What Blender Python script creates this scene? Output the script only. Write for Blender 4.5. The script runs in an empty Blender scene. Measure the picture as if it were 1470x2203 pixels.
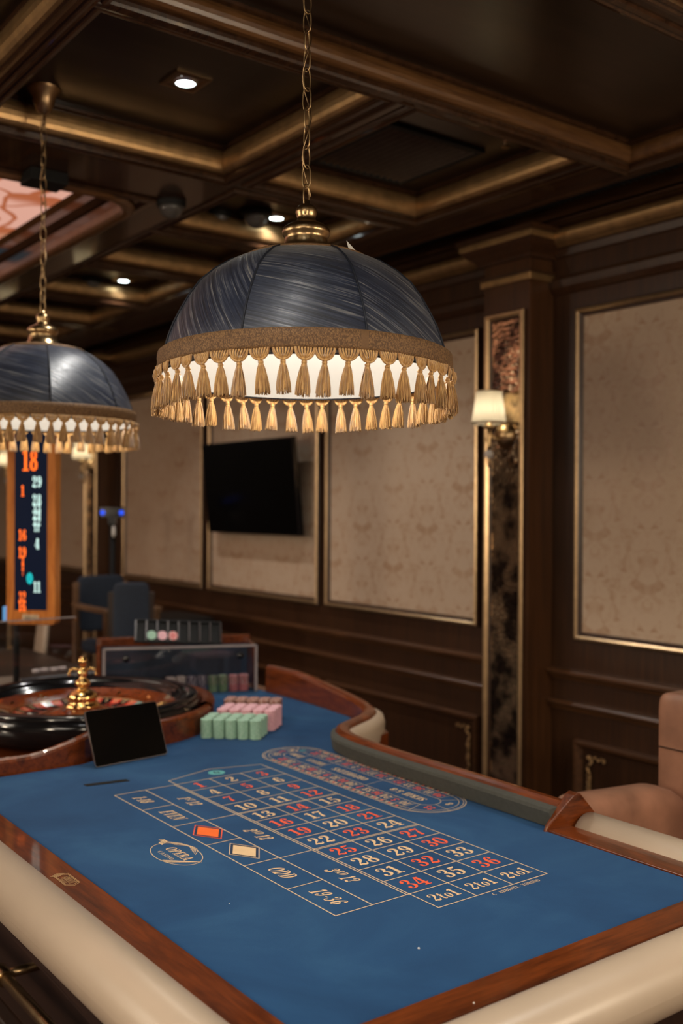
import bpy, bmesh, math, random
from mathutils import Vector, Matrix
random.seed(7)
PI = math.pi
C = bpy.context.scene.collection
sc = bpy.context.scene

# ------------------------------------------------------------------ camera, world, exposure
YAW, PITCH, ROLL, FPX = math.radians(36.893), math.radians(-0.246), math.radians(0.294), 2186.98
EYE = Vector((0, 0, 1.55))
fw = Vector((math.sin(YAW)*math.cos(PITCH), math.cos(YAW)*math.cos(PITCH), math.sin(PITCH)))
rt = Vector((math.cos(YAW), -math.sin(YAW), 0)); up = rt.cross(fw)
r2 = rt*math.cos(ROLL)+up*math.sin(ROLL); u2 = -rt*math.sin(ROLL)+up*math.cos(ROLL)
cam_data = bpy.data.cameras.new('camera'); cam = bpy.data.objects.new('camera', cam_data); C.objects.link(cam)
cam.matrix_world = Matrix(((r2.x, u2.x, -fw.x, EYE.x), (r2.y, u2.y, -fw.y, EYE.y), (r2.z, u2.z, -fw.z, EYE.z), (0, 0, 0, 1)))
cam_data.sensor_fit = 'VERTICAL'; cam_data.sensor_height = 36; cam_data.lens = FPX/2203*36
cam_data.clip_start = .05; cam_data.clip_end = 60
cam_data.dof.use_dof = True; cam_data.dof.focus_distance = 1.98; cam_data.dof.aperture_fstop = 2.6
sc.camera = cam
sc.view_settings.view_transform = 'Standard'; sc.view_settings.look = 'None'
sc.view_settings.gamma = 1; sc.view_settings.exposure = 0.0
sc.cycles.max_bounces = 8; sc.cycles.diffuse_bounces = 4; sc.cycles.glossy_bounces = 4
sc.cycles.transmission_bounces = 6; sc.cycles.transparent_max_bounces = 12
sc.cycles.sample_clamp_indirect = 4; sc.cycles.caustics_reflective = False; sc.cycles.caustics_refractive = False
w = bpy.data.worlds.new('world'); sc.world = w; w.use_nodes = True
w.node_tree.nodes['Background'].inputs[0].default_value = (.9, .75, .6, 1)
w.node_tree.nodes['Background'].inputs[1].default_value = .02

BULB_W = 7.5        # pendant bulb
SPOT_W = 45.0       # ceiling downlight
SCONCE_W = .45
FILL_GLOBE_E = 88.
GLASS_E = .75      # backlit stained glass
FILL_PANEL_E = 10.0        # unseen glowing panels added as soft fill

# ------------------------------------------------------------------ materials
class NT:
    def __init__(s, name):
        s.m = bpy.data.materials.new(name); s.m.use_nodes = True
        s.n = s.m.node_tree.nodes; s.l = s.m.node_tree.links
        s.b = s.n['Principled BSDF']; s.out = s.n['Material Output']
    def add(s, t, **kw):
        nd = s.n.new(t)
        for k, v in kw.items():
            if k in ('operation', 'blend_type', 'data_type', 'wave_type', 'bands_direction', 'feature', 'noise_dimensions', 'distance', 'interpolation', 'bands_profile', 'wave_profile'):
                setattr(nd, k, v)
            else:
                nd.inputs[k].default_value = v
        return nd
    def link(s, a, b): s.l.new(a, b)
    def coord(s, kind='Object', scale=(1, 1, 1), rot=(0, 0, 0)):
        tc = s.n.new('ShaderNodeTexCoord'); mp = s.n.new('ShaderNodeMapping')
        mp.inputs['Scale'].default_value = scale; mp.inputs['Rotation'].default_value = rot
        s.link(tc.outputs[kind], mp.inputs['Vector']); return mp.outputs['Vector']
    def noise(s, vec, scale, detail=4, rough=.55, dist=0):
        nd = s.n.new('ShaderNodeTexNoise'); nd.inputs['Scale'].default_value = scale
        nd.inputs['Detail'].default_value = detail; nd.inputs['Roughness'].default_value = rough
        nd.inputs['Distortion'].default_value = dist
        s.link(vec, nd.inputs['Vector']); return nd.outputs['Fac']
    def ramp(s, fac, stops):
        nd = s.n.new('ShaderNodeValToRGB'); e = nd.color_ramp.elements
        while len(e) > 1: e.remove(e[0])
        e[0].position = stops[0][0]; e[0].color = (*stops[0][1], 1)
        for p, c in stops[1:]:
            x = e.new(p); x.color = (*c, 1)
        s.link(fac, nd.inputs['Fac']); return nd.outputs['Color']
    def bump(s, h, strength=.2, dist=.01):
        nd = s.n.new('ShaderNodeBump'); nd.inputs['Strength'].default_value = strength
        nd.inputs['Distance'].default_value = dist
        s.link(h, nd.inputs['Height']); s.link(nd.outputs['Normal'], s.b.inputs['Normal'])
    def p(s, **kw):
        for k, v in kw.items():
            k = k.replace('_', ' ')
            if k == 'Base Color' and len(v) == 3: v = (*v, 1)
            s.b.inputs[k].default_value = v
        return s

def plain(name, col, rough=.5, metal=0., var=.12, nscale=30, **kw):
    t = NT(name); v = t.coord('Object')
    f = t.noise(v, nscale, 3)
    a = tuple(c*(1-var) for c in col); b = tuple(min(1, c*(1+var)) for c in col)
    t.link(t.ramp(f, [(.3, a), (.7, b)]), t.b.inputs['Base Color'])
    t.p(Roughness=rough, Metallic=metal, **kw); return t.m

def wood(name, dark, light, rough=.3, scale=1.0, axis=(14, 1.2, 14), coat=0., bump=.05):
    t = NT(name); v = t.coord('Object', tuple(a*scale for a in axis))
    f = t.noise(v, 2.2, 6, .62, .9); g = t.noise(v, 9, 3, .5, .2)
    mx = t.add('ShaderNodeMath', operation='MULTIPLY_ADD'); t.link(g, mx.inputs[0]); mx.inputs[1].default_value = .35; t.link(f, mx.inputs[2])
    t.link(t.ramp(mx.outputs[0], [(.45, dark), (.85, light)]), t.b.inputs['Base Color'])
    t.p(Roughness=rough, Coat_Weight=coat, Coat_Roughness=.05, Specular_IOR_Level=.5 if not coat else .15)
    t.bump(f, bump, .004); return t.m

def emis(name, col, e, base=(.02, .02, .02)):
    t = NT(name).p(Base_Color=base, Emission_Color=(*col, 1), Emission_Strength=e, Roughness=.4, Specular_IOR_Level=.1); return t.m

M = {}
M['wood'] = wood('dark_walnut', (.020, .0085, .004), (.055, .024, .0105), .26, 1.0, coat=.35)
M['woodx'] = wood('dark_walnut_cross', (.020, .0085, .004), (.058, .026, .0115), .32, 1.0, (1.2, 14, 14))
M['wallwood'] = wood('wall_walnut', (.024, .0095, .0038), (.056, .022, .0082), .34, .8, (26, 26, 1.2), bump=.02)
M['railwood'] = wood('rail_walnut', (.040, .0165, .0065), (.110, .046, .0175), .32, .8, (20, 1.5, 20), bump=.02)
M['pilasterwood'] = wood('pilaster_walnut', (.036, .0145, .006), (.080, .032, .012), .28, .8, (22, 22, 1.0), bump=.02)
M['panelwood'] = wood('ceiling_board', (.016, .009, .005), (.034, .019, .011), .28, .5, (1.2, 12, 12), bump=.02)
M['beamwood'] = wood('carved_beam_wood', (.055, .022, .007), (.16, .075, .027), .30, 1.3, (1.4, 16, 16))
M['redwood'] = wood('mahogany_gloss', (.045, .009, .0025), (.175, .038, .0072), .35, 1.6, (10, 1.3, 10), coat=.65, bump=.01)
M['redwoodx'] = wood('mahogany_gloss_cross', (.048, .010, .0025), (.18, .040, .0075), .35, 1.6, (1.3, 10, 10), coat=.65, bump=.01)
M['darkbody'] = wood('table_body_wood', (.012, .006, .004), (.03, .014, .008), .35, 1)
M['black'] = plain('gloss_black', (.006, .006, .007), .12)
M['ventmetal'] = plain('vent_metal', (.10, .075, .055), .35, .4)
M['matblack'] = plain('matte_black', (.007, .007, .007), .6, Specular_IOR_Level=.2)
M['screenoff'] = plain('screen_glass', (.002, .002, .002), .16, nscale=3, Specular_IOR_Level=.10)
M['brass'] = plain('antique_brass', (.42, .29, .15), .28, 1.0, .1, 60)
M['brassd'] = plain('aged_brass', (.30, .20, .11), .34, 1.0, .15, 60)
M['gold'] = plain('polished_gold', (.85, .55, .22), .12, 1.0, .03)
M['gilt'] = plain('gilt_paint', (.43, .265, .12), .38, .80, .22, 22)
M['giltframe'] = plain('gilt_frame', (.56, .38, .21), .30, .80, .12, 30)
M['cream'] = plain('cream_leather', (.46, .36, .262), .33, 0, .03, 6)
M['white'] = plain('white_plastic', (.75, .73, .68), .4, var=.03)
M['chalk'] = plain('chalk_speck', (.8, .78, .72), .8, var=.03)
M['cushion'] = plain('grey_cushion', (.052, .052, .042), .85, 0, .15, 80)
M['tan'] = plain('tan_leather', (.265, .125, .075), .38, 0, .28, 9)
M['navyfab'] = plain('navy_upholstery', (.012, .022, .042), .7, 0, .2, 60)
M['chairwood'] = plain('chair_wood', (.17, .095, .05), .4)
M['steel'] = plain('steel', (.5, .5, .52), .25, 1.0)
M['lining'] = NT('lamp_lining').p(Base_Color=(.38, .376, .372, 1), Roughness=.8).m
M['braid'] = None
t = NT('braid_trim'); v = t.coord('UV', (900, 20, 1))
wv = t.add('ShaderNodeTexVoronoi', Scale=1.0); t.link(v, wv.inputs['Vector'])
t.link(t.ramp(wv.outputs['Distance'], [(.1, (.30, .165, .065)), (.7, (.10, .050, .020))]), t.b.inputs['Base Color'])
t.p(Roughness=.7); t.bump(wv.outputs['Distance'], -.8, .002); M['braid'] = t.m
t = NT('tassel_thread'); v = t.coord('Object', (260, 260, 30)); f = t.noise(v, 1, 3)
t.link(t.ramp(f, [(.35, (.34, .16, .042)), (.65, (.70, .42, .145))]), t.b.inputs['Base Color'])
t.p(Roughness=.42, Sheen_Weight=.4); M['tassel'] = t.m
# silk: diagonal slubs
t = NT('navy_slub_silk'); v = t.coord('UV')
def scaled(x, y):
    mp = t.n.new('ShaderNodeMapping'); mp.inputs['Scale'].default_value = (x, y, 1); t.link(v, mp.inputs['Vector']); return mp.outputs['Vector']
f = t.noise(scaled(3, 170), 1., 4, .70, .05); g = t.noise(scaled(9, 720), 1., 3, .72); h = t.noise(scaled(9, 9), 1., 2)
mx = t.add('ShaderNodeMath', operation='MULTIPLY_ADD'); t.link(g, mx.inputs[0]); mx.inputs[1].default_value = .5; t.link(f, mx.inputs[2])
my = t.add('ShaderNodeMath', operation='MULTIPLY_ADD'); t.link(h, my.inputs[0]); my.inputs[1].default_value = .25; t.link(mx.outputs[0], my.inputs[2])
t.link(t.ramp(my.outputs[0], [(.74, (.004, .006, .014)), (.87, (.018, .026, .052)), (.97, (.070, .080, .110)), (1.0, (.20, .20, .20))]), t.b.inputs['Base Color'])
t.link(t.ramp(mx.outputs[0], [(.55, (.52, .52, .52)), (.85, (.27, .27, .27))]), t.b.inputs['Roughness'])
t.p(Sheen_Weight=.15, Sheen_Roughness=.35, Specular_IOR_Level=.8); t.bump(mx.outputs[0], .5, .002); M['silk'] = t.m
M['seam'] = plain('seam_cord', (.006, .009, .018), .6)
# felt
t = NT('blue_felt'); v = t.coord('Object')
f = t.noise(v, 3.2, 7, .62, .5); g = t.noise(v, 900, 2)
a = t.ramp(f, [(.25, (.0085, .043, .118)), (.5, (.0135, .062, .158)), (.78, (.026, .096, .205))])
mm = t.add('ShaderNodeMix', data_type='RGBA', blend_type='MULTIPLY'); mm.inputs['Factor'].default_value = .55
t.link(a, mm.inputs['A']); t.link(t.ramp(g, [(.3, (.55, .55, .55)), (.7, (1.25, 1.25, 1.25))]), mm.inputs['B'])
t.link(mm.outputs['Result'], t.b.inputs['Base Color'])
t.p(Roughness=.95, Specular_IOR_Level=.12, Sheen_Weight=.05, Sheen_Roughness=.45); t.b.inputs['Sheen Tint'].default_value = (.7, .85, 1, 1)
t.bump(g, .12, .001); M['felt'] = t.m
M['print_cream'] = plain('print_cream', (.72, .50, .28), .85, var=.05)
M['print_red'] = plain('print_red', (.80, .105, .035), .85, var=.05)
M['print_orange'] = plain('print_orange', (.86, .14, .012), .85, var=.04)
M['print_teal'] = plain('print_teal', (.10, .38, .38), .85, var=.05)
M['print_navy'] = plain('print_navy', (.006, .02, .055), .9)
M['print_line'] = plain('print_line', (.58, .44, .29), .85, var=.05)
M['decal'] = plain('gold_decal', (.42, .24, .09), .4)
# damask wallpaper : mirrored noise motifs in half-drop repeat
t = NT('damask_wallpaper'); tc = t.n.new('ShaderNodeTexCoord'); sp = t.n.new('ShaderNodeSeparateXYZ'); t.link(tc.outputs['Object'], sp.inputs[0])
pp = t.add('ShaderNodeMath', operation='PINGPONG'); t.link(sp.outputs['Y'], pp.inputs[0]); pp.inputs[1].default_value = .135
fl = t.add('ShaderNodeMath', operation='DIVIDE'); t.link(sp.outputs['Y'], fl.inputs[0]); fl.inputs[1].default_value = .27
fl2 = t.add('ShaderNodeMath', operation='FLOOR'); t.link(fl.outputs[0], fl2.inputs[0])
hd = t.add('ShaderNodeMath', operation='MULTIPLY_ADD'); t.link(fl2.outputs[0], hd.inputs[0]); hd.inputs[1].default_value = .21; t.link(sp.outputs['Z'], hd.inputs[2])
wr = t.add('ShaderNodeMath', operation='WRAP'); t.link(hd.outputs[0], wr.inputs[0]); wr.inputs[1].default_value = 0.; wr.inputs[2].default_value = .42
cb = t.n.new('ShaderNodeCombineXYZ'); t.link(pp.outputs[0], cb.inputs[0]); t.link(wr.outputs[0], cb.inputs[1])
f = t.noise(cb.outputs[0], 17, 3, .6, 1.2)
big = t.noise(tc.outputs['Object'], 2.2, 3)
f2 = t.add('ShaderNodeMath', operation='MULTIPLY_ADD'); t.link(big, f2.inputs[0]); f2.inputs[1].default_value = .25; t.link(f, f2.inputs[2])
t.link(t.ramp(f2.outputs[0], [(.57, (.52, .385, .275)), (.72, (.45, .305, .20)), (.84, (.37, .22, .13))]), t.b.inputs['Base Color'])
t.link(t.ramp(f2.outputs[0], [(.60, (.65, .65, .65)), (.7, (.38, .38, .38))]), t.b.inputs['Roughness'])
M['damask'] = t.m
# antiqued relief mirror
t = NT('antique_relief_mirror'); v = t.coord('Object'); vo = t.add('ShaderNodeTexVoronoi', Scale=46.0); t.link(v, vo.inputs['Vector'])
n1 = t.noise(v, 9, 4); t.link(t.ramp(n1, [(.42, (.10, .07, .055)), (.60, (.78, .56, .34))]), t.b.inputs['Base Color'])
t.p(Roughness=.10, Metallic=.92); t.bump(vo.outputs['Distance'], .30, .006); M['mirror'] = t.m
# stained glass, lit from behind
t = NT('stained_glass_lit'); v = t.coord('Object')
nw = t.n.new('ShaderNodeTexNoise'); nw.inputs['Scale'].default_value = 2.2; t.link(v, nw.inputs['Vector'])
vm = t.n.new('ShaderNodeVectorMath'); vm.operation = 'MULTIPLY_ADD'; t.link(nw.outputs['Color'], vm.inputs[0]); vm.inputs[1].default_value = (.45, .45, 0); t.link(v, vm.inputs[2])
ve = t.add('ShaderNodeTexVoronoi', feature='DISTANCE_TO_EDGE', Scale=3.4); t.link(vm.outputs[0], ve.inputs['Vector'])
vc = t.add('ShaderNodeTexVoronoi', Scale=3.4); t.link(vm.outputs[0], vc.inputs['Vector'])
sx = t.n.new('ShaderNodeSeparateColor'); t.link(vc.outputs['Color'], sx.inputs[0])
rc = t.ramp(sx.outputs[0], [(0., (.95, .50, .38)), (.52, (.90, .44, .32)), (.55, (.70, .30, .17)), (.70, (.85, .20, .07)), (.73, (.95, .56, .44)), (.90, (.95, .52, .40)), (.92, (.01, .16, .22))])
rc.node.color_ramp.interpolation = 'CONSTANT'
ed = t.ramp(ve.outputs['Distance'], [(.0, (0, 0, 0)), (.03, (0, 0, 0)), (.05, (1, 1, 1))])
mm = t.add('ShaderNodeMix', data_type='RGBA'); t.link(ed, mm.inputs['Factor']); mm.inputs['A'].default_value = (.55, .15, .06, 1); t.link(rc, mm.inputs['B'])
t.link(mm.outputs['Result'], t.b.inputs['Emission Color']); t.p(Base_Color=(.1, .05, .04), Emission_Strength=GLASS_E, Roughness=.3); M['glassceil'] = t.m
# carpet
t = NT('patterned_carpet'); v = t.coord('Object'); vo = t.add('ShaderNodeTexVoronoi', Scale=5.0); t.link(v, vo.inputs['Vector']); f = t.noise(v, 300, 2)
t.link(t.ramp(vo.outputs['Distance'], [(.1, (.02, .06, .075)), (.25, (.02, .01, .012)), (.6, (.04, .012, .012))]), t.b.inputs['Base Color']); t.p(Roughness=.95); t.bump(f, .4, .005); M['carpet'] = t.m
M['spotlens'] = emis('downlight_lens', (.86, 1, 1), 14.)
M['globe'] = emis('fill_globe_glow', (1, .83, .62), FILL_GLOBE_E)
M['fillpanel'] = emis('fill_panel', (1, .86, .70), FILL_PANEL_E)
M['domeglass'] = NT('smoked_dome').p(Base_Color=(.25, .23, .21), Roughness=.03, Transmission_Weight=.7, IOR=1.45).m
t = NT('clear_acrylic'); t.n.remove(t.b); ta = t.n.new('ShaderNodeBsdfTransparent'); ta.inputs[0].default_value = (.93, .94, .96, 1)
gl = t.n.new('ShaderNodeBsdfGlossy'); gl.inputs['Roughness'].default_value = .03; fr = t.n.new('ShaderNodeFresnel'); fr.inputs[0].default_value = 1.45
ms = t.n.new('ShaderNodeMixShader'); t.link(fr.outputs[0], ms.inputs[0]); t.link(ta.outputs[0], ms.inputs[1]); t.link(gl.outputs[0], ms.inputs[2]); t.link(ms.outputs[0], t.out.inputs['Surface']); M['acrylic'] = t.m
M['acryledge'] = plain('acrylic_edge', (.22, .19, .19), .25, var=.05)
M['crystal'] = NT('crystal').p(Base_Color=(.9, .9, .92), Roughness=.05, Transmission_Weight=.6, IOR=1.5).m
t = NT('pleated_shade').p(Base_Color=(.9, .84, .70), Roughness=.8, Transmission_Weight=0.)
tr = t.n.new('ShaderNodeBsdfTranslucent'); tr.inputs[0].default_value = (.95, .88, .72, 1)
ms = t.n.new('ShaderNodeMixShader'); ms.inputs[0].default_value = .55
t.link(t.b.outputs[0], ms.inputs[1]); t.link(tr.outputs[0], ms.inputs[2]); t.link(ms.outputs[0], t.out.inputs['Surface']); M['pleat'] = t.m
M['boardwood'] = wood('display_wood', (.34, .10, .018), (.56, .20, .045), .35, 2, (8, 8, 1), coat=.3)
M['lcd'] = emis('display_navy', (.002, .014, .050), .30, (.002, .002, .004))
M['lcd_orange'] = emis('display_orange', (1, .14, .008), 2.0)
M['lcd_white'] = emis('display_white', (.62, .88, .80), 1.5)
M['lcd_teal'] = emis('display_teal', (.0, .48, .50), 1.2)
M['lcd_sky'] = emis('display_side', (.16, .45, .85), .7)
M['led'] = emis('blue_led', (.02, .10, 1), 1.3)
for nm, c in dict(green=(.30, .50, .38), green2=(.42, .60, .48), pink=(.72, .40, .46), pink2=(.82, .54, .58), brown=(.30, .13, .10), brown2=(.55, .42, .36),
                  white=(.80, .72, .68), plum=(.16, .12, .17), red=(.62, .18, .18), olive=(.20, .30, .14), blue=(.04, .12, .38)).items():
    M['chip_'+nm] = plain('chip_'+nm, c, .55, 0, .06, 80)
M['wheelred'] = plain('pocket_red', (.62, .05, .02), .3)
M['wheelwood'] = wood('wheel_wood', (.11, .018, .004), (.23, .048, .010), .25, 3, (6, 6, 6), coat=.8, bump=0)
M['redbrown'] = wood('case_wood', (.055, .012, .004), (.15, .038, .012), .2, 2, coat=.6)

# ------------------------------------------------------------------ mesh helpers
class MB:
    def __init__(s): s.v = []; s.f = []; s.mi = []; s.sm = []; s.uv = {}
    def face(s, idx, m=0, smooth=False): s.f.append(tuple(idx)); s.mi.append(m); s.sm.append(smooth)
    def box(s, a, b, m=0):
        x0, y0, z0 = a; x1, y1, z1 = b; n = len(s.v)
        s.v += [(x0, y0, z0), (x1, y0, z0), (x1, y1, z0), (x0, y1, z0), (x0, y0, z1), (x1, y0, z1), (x1, y1, z1), (x0, y1, z1)]
        for q in ((0, 3, 2, 1), (4, 5, 6, 7), (0, 1, 5, 4), (1, 2, 6, 5), (2, 3, 7, 6), (3, 0, 4, 7)): s.face([n+i for i in q], m)
    def obox(s, c, ax, ay, az, m=0):   # centre and three half-extent vectors
        c = Vector(c); ax, ay, az = Vector(ax), Vector(ay), Vector(az); n = len(s.v)
        for k in (-1, 1):
            for (i, j) in ((-1, -1), (1, -1), (1, 1), (-1, 1)): s.v.append(tuple(c+ax*i+ay*j+az*k))
        for q in ((0, 3, 2, 1), (4, 5, 6, 7), (0, 1, 5, 4), (1, 2, 6, 5), (2, 3, 7, 6), (3, 0, 4, 7)): s.face([n+i for i in q], m)
    def rings(s, rings, closed_u=True, closed_v=False, m=0, smooth=True, cap=False):
        n = len(s.v); k = len(rings[0])
        for r in rings: s.v += [tuple(p) for p in r]
        R = len(rings)
        for i in range(R if closed_v else R-1):
            a = n+i*k; b = n+((i+1) % R)*k
            for j in range(k if closed_u else k-1):
                j2 = (j+1) % k
                s.face((a+j, a+j2, b+j2, b+j), m, smooth)
        if cap:
            s.face([n+j for j in reversed(range(k))], m); s.face([n+(R-1)*k+j for j in range(k)], m)
    def lathe(s, prof, c=(0, 0, 0), seg=32, m=0, smooth=True, cap=False, a0=0):
        s.rings([[(c[0]+r*math.cos(a0+2*PI*j/seg), c[1]+r*math.sin(a0+2*PI*j/seg), c[2]+z) for j in range(seg)] for r, z in prof], m=m, smooth=smooth, cap=cap)
    def tube(s, pts, r, seg=8, m=0, closed=False, cap=True):
        pts = [Vector(p) for p in pts]; rs = r if isinstance(r, (list, tuple)) else [r]*len(pts); rings = []
        N = len(pts); prev = None
        for i, p in enumerate(pts):
            if closed: d = pts[(i+1) % N]-pts[i-1]
            else: d = pts[min(i+1, N-1)]-pts[max(i-1, 0)]
            d.normalize()
            if prev is None:
                q = Vector((0, 0, 1)) if abs(d.z) < .9 else Vector((1, 0, 0)); nx = d.cross(q).normalized()
            else: nx = (prev-d*prev.dot(d)).normalized()
            prev = nx; ny = d.cross(nx)
            rings.append([p+(nx*math.cos(2*PI*j/seg)+ny*math.sin(2*PI*j/seg))*rs[i] for j in range(seg)])
        s.rings(rings, closed_v=closed, m=m, cap=(cap and not closed))
    def sphere(s, c, r, seg=16, m=0, sz=1.):
        s.lathe([(max(1e-5, r*math.sin(PI*i/(seg//2))), -r*sz*math.cos(PI*i/(seg//2))) for i in range(seg//2+1)], c, seg, m)
    def sweep(s, prof, path, m=0, closed=False, smooth=False, mats=None):
        """prof: (offset to the right of travel, z); path: (x, y[, z])"""
        N = len(path); rings = []
        for i in range(N):
            p = Vector(path[i][:2])
            a = Vector(path[i-1][:2]) if (i > 0 or closed) else None
            b = Vector(path[(i+1) % N][:2]) if (i < N-1 or closed) else None
            d1 = (p-a).normalized() if a is not None else None; d2 = (b-p).normalized() if b is not None else None
            if d1 is None: d1 = d2
            if d2 is None: d2 = d1
            n1 = Vector((d1.y, -d1.x)); n2 = Vector((d2.y, -d2.x)); nn = (n1+n2).normalized(); k = 1/max(.35, nn.dot(n1))
            z = path[i][2] if len(path[i]) > 2 else 0
            rings.append([(p.x+nn.x*k*o, p.y+nn.y*k*o, z+h) for o, h in prof])
        n = len(s.v); k = len(prof)
        for r in rings: s.v += r
        for i in range(N if closed else N-1):
            a = n+i*k; b = n+((i+1) % N)*k
            for j in range(k-1): s.face((a+j, b+j, b+j+1, a+j+1), mats[j] if mats else m, smooth)
    def frame(s, plane, rect, prof, mats=None, smooth=False):
        """mitred frame; rect (u0,u1,v0,v1); prof (inset, w). plane 'XY': (u,v,w); 'YZ': (w,u,v); 'XZ': (u,w,v)"""
        u0, u1, v0, v1 = rect; n = len(s.v)
        for d, h in prof:
            for (u, v) in ((u0+d, v0+d), (u1-d, v0+d), (u1-d, v1-d), (u0+d, v1-d)):
                s.v.append((u, v, h) if plane == 'XY' else (h, u, v) if plane == 'YZ' else (u, h, v))
        for i in range(len(prof)-1):
            for j in range(4):
                s.face((n+i*4+j, n+i*4+(j+1) % 4, n+(i+1)*4+(j+1) % 4, n+(i+1)*4+j), mats[i] if mats else 0, smooth)
    def disc(s, c, r, z0, z1, seg=24, m=0):
        s.lathe([(1e-4, z0), (r, z0), (r, z1), (1e-4, z1)], (c[0], c[1], 0), seg, m, smooth=False)
    def prism(s, poly, z0, z1, m=0, mside=None):
        n = len(s.v); k = len(poly)
        s.v += [(x, y, z0) for x, y in poly]+[(x, y, z1) for x, y in poly]
        s.face([n+i for i in reversed(range(k))], m); s.face([n+k+i for i in range(k)], m)
        for i in range(k): s.face((n+i, n+(i+1) % k, n+k+(i+1) % k, n+k+i), m if mside is None else mside)
    def build(s, name, mats, parent=None, bevel=0, uv=None, fix=True):
        me = bpy.data.meshes.new(name); me.from_pydata(s.v, [], s.f)
        if not isinstance(mats, (list, tuple)): mats = [mats]
        for m in mats: me.materials.append(M[m] if isinstance(m, str) else m)
        for i, p in enumerate(me.polygons): p.material_index = s.mi[i]; p.use_smooth = s.sm[i]
        if uv:
            l = me.uv_layers.new(name='uv')
            for p in me.polygons:
                for li in p.loop_indices: l.data[li].uv = uv[me.loops[li].vertex_index]
        if fix:
            bm = bmesh.new(); bm.from_mesh(me); bmesh.ops.recalc_face_normals(bm, faces=bm.faces); bm.to_mesh(me); bm.free()
        me.update()
        o = bpy.data.objects.new(name, me); C.objects.link(o)
        if parent: o.parent = parent
        if bevel:
            b = o.modifiers.new('bevel', 'BEVEL'); b.width = bevel; b.segments = 3; b.limit_method = 'ANGLE'; b.angle_limit = .6
        return o

def tag(o, label, cat, group=None, kind=None):
    o['label'] = label; o['category'] = cat
    if group: o['group'] = group
    if kind: o['kind'] = kind
    return o
def thing(name, label, cat, loc=(0, 0, 0), rz=0, group=None):
    o = bpy.data.objects.new(name, None); C.objects.link(o); o.location = loc; o.rotation_euler = (0, 0, rz)
    o.empty_display_size = .05; return tag(o, label, cat, group)
def struct(o, label=None, cat=None):
    o['kind'] = 'structure'
    if label: o['label'] = label
    if cat: o['category'] = cat
    return o
def kids(o): return [c for c in bpy.data.objects if c.parent == o]
def copy_tree(o, parent=None):
    c = o.copy(); C.objects.link(c); c.parent = parent
    for ch in kids(o): copy_tree(ch, c)
    return c
def catmull(pts, n=8, closed=False):
    P = [Vector(p) for p in pts]; out = []; N = len(P)
    for i in range(N if closed else N-1):
        p0 = P[i-1] if (i > 0 or closed) else P[0]; p1 = P[i]; p2 = P[(i+1) % N]; p3 = P[(i+2) % N] if (i+2 < N or closed) else P[-1]
        for k in range(n):
            t = k/n
            out.append(.5*((2*p1)+(-p0+p2)*t+(2*p0-5*p1+4*p2-p3)*t*t+(-p0+3*p1-3*p2+p3)*t**3))
    if not closed: out.append(P[-1])
    return out

# ------------------------------------------------------------------ the room shell
WX = 3.5; FX = 3.34        # wall plane and pilaster front
ZB, ZP = 2.775, 2.895      # beam underside, coffer board
mb = MB(); mb.box((-5.2, -4.2, -.1), (WX+.2, 11.2, 0)); struct(mb.build('floor', 'carpet'), 'dark patterned carpet floor', 'floor')
mb = MB(); mb.box((WX, -4.2, 0), (WX+.15, 11.2, 3.25)); struct(mb.build('wall_right', 'wallwood'), 'dark walnut wall boards behind the gaming tables', 'wall')
mb = MB(); mb.box((-5.2, 11.0, 0), (WX, 11.2, 3.25)); struct(mb.build('wall_far', 'wallwood'), 'dark far wall of the room', 'wall')
mb = MB(); mb.box((-5.2, -4.2, 0), (-5.0, 11.0, 3.25)); struct(mb.build('wall_left', 'wallwood'), 'dark wall at the left side of the room', 'wall')
mb = MB(); mb.box((-5.0, -4.2, 0), (WX, -4.0, 3.25)); struct(mb.build('wall_back', 'wallwood'), 'dark wall behind the viewer', 'wall')

# coffered ceiling: (x0,x1,y0,y1,board height)
coffers = [(1.03, 3.02, 1.60, 2.31, 2.872), (1.03, 1.93, 2.37, 3.31, ZP), (2.06, 2.86, 2.37, 3.29, ZP),
           (-.10, .955, 1.60, 3.31, ZP), (-1.3, -.2, 1.60, 3.31, ZP),
           (2.06, 2.82, 3.43, 4.04, ZP), (2.06, 2.80, 4.15, 4.83, ZP), (2.06, 2.78, 4.94, 5.70, ZP), (2.06, 2.80, 5.82, 6.55, ZP),
           (2.06, 2.80, 6.68, 7.4, ZP), (2.06, 2.80, 7.55, 8.4, ZP), (2.06, 2.80, 8.55, 9.5, ZP),
           (1.03, 3.02, .5, 1.48, ZP), (1.03, 3.02, -1.2, .38, ZP), (-.6, .93, -1.2, 1.48, ZP)]
recess = (-1.6, 1.80, 3.74, 8.9)          # big opening round the stained glass
xs = sorted({-5.0, WX, 3.09, 3.36, recess[0], recess[1]} | {c[i] for c in coffers for i in (0, 1)})
ys = sorted({-4.0, 11.0, 1.0, 10.6, recess[2], recess[3]} | {c[i] for c in coffers for i in (2, 3)})
mb = MB()
def opening(x, y):
    for c in coffers:
        if c[0] < x < c[1] and c[2] < y < c[3]: return True
    if recess[0] < x < recess[1] and recess[2] < y < recess[3]: return True
    return 3.09 < x < 3.36 and 1.0 < y < 10.6
for i in range(len(xs)-1):
    for j in range(len(ys)-1):
        if not opening((xs[i]+xs[i+1])/2, (ys[j]+ys[j+1])/2):
            n = len(mb.v); mb.v += [(xs[i], ys[j], ZB), (xs[i+1], ys[j], ZB), (xs[i+1], ys[j+1], ZB), (xs[i], ys[j+1], ZB)]; mb.face((n, n+1, n+2, n+3))
ceil = MB(); ceil.box((-5.0, -4.0, 3.1), (WX, 11.0, 3.2)); ceiling = struct(ceil.build('ceiling', 'panelwood'), 'dark coffered wood ceiling', 'ceiling')
mb.build('beam_underside', 'wood', ceiling, fix=False)
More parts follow.
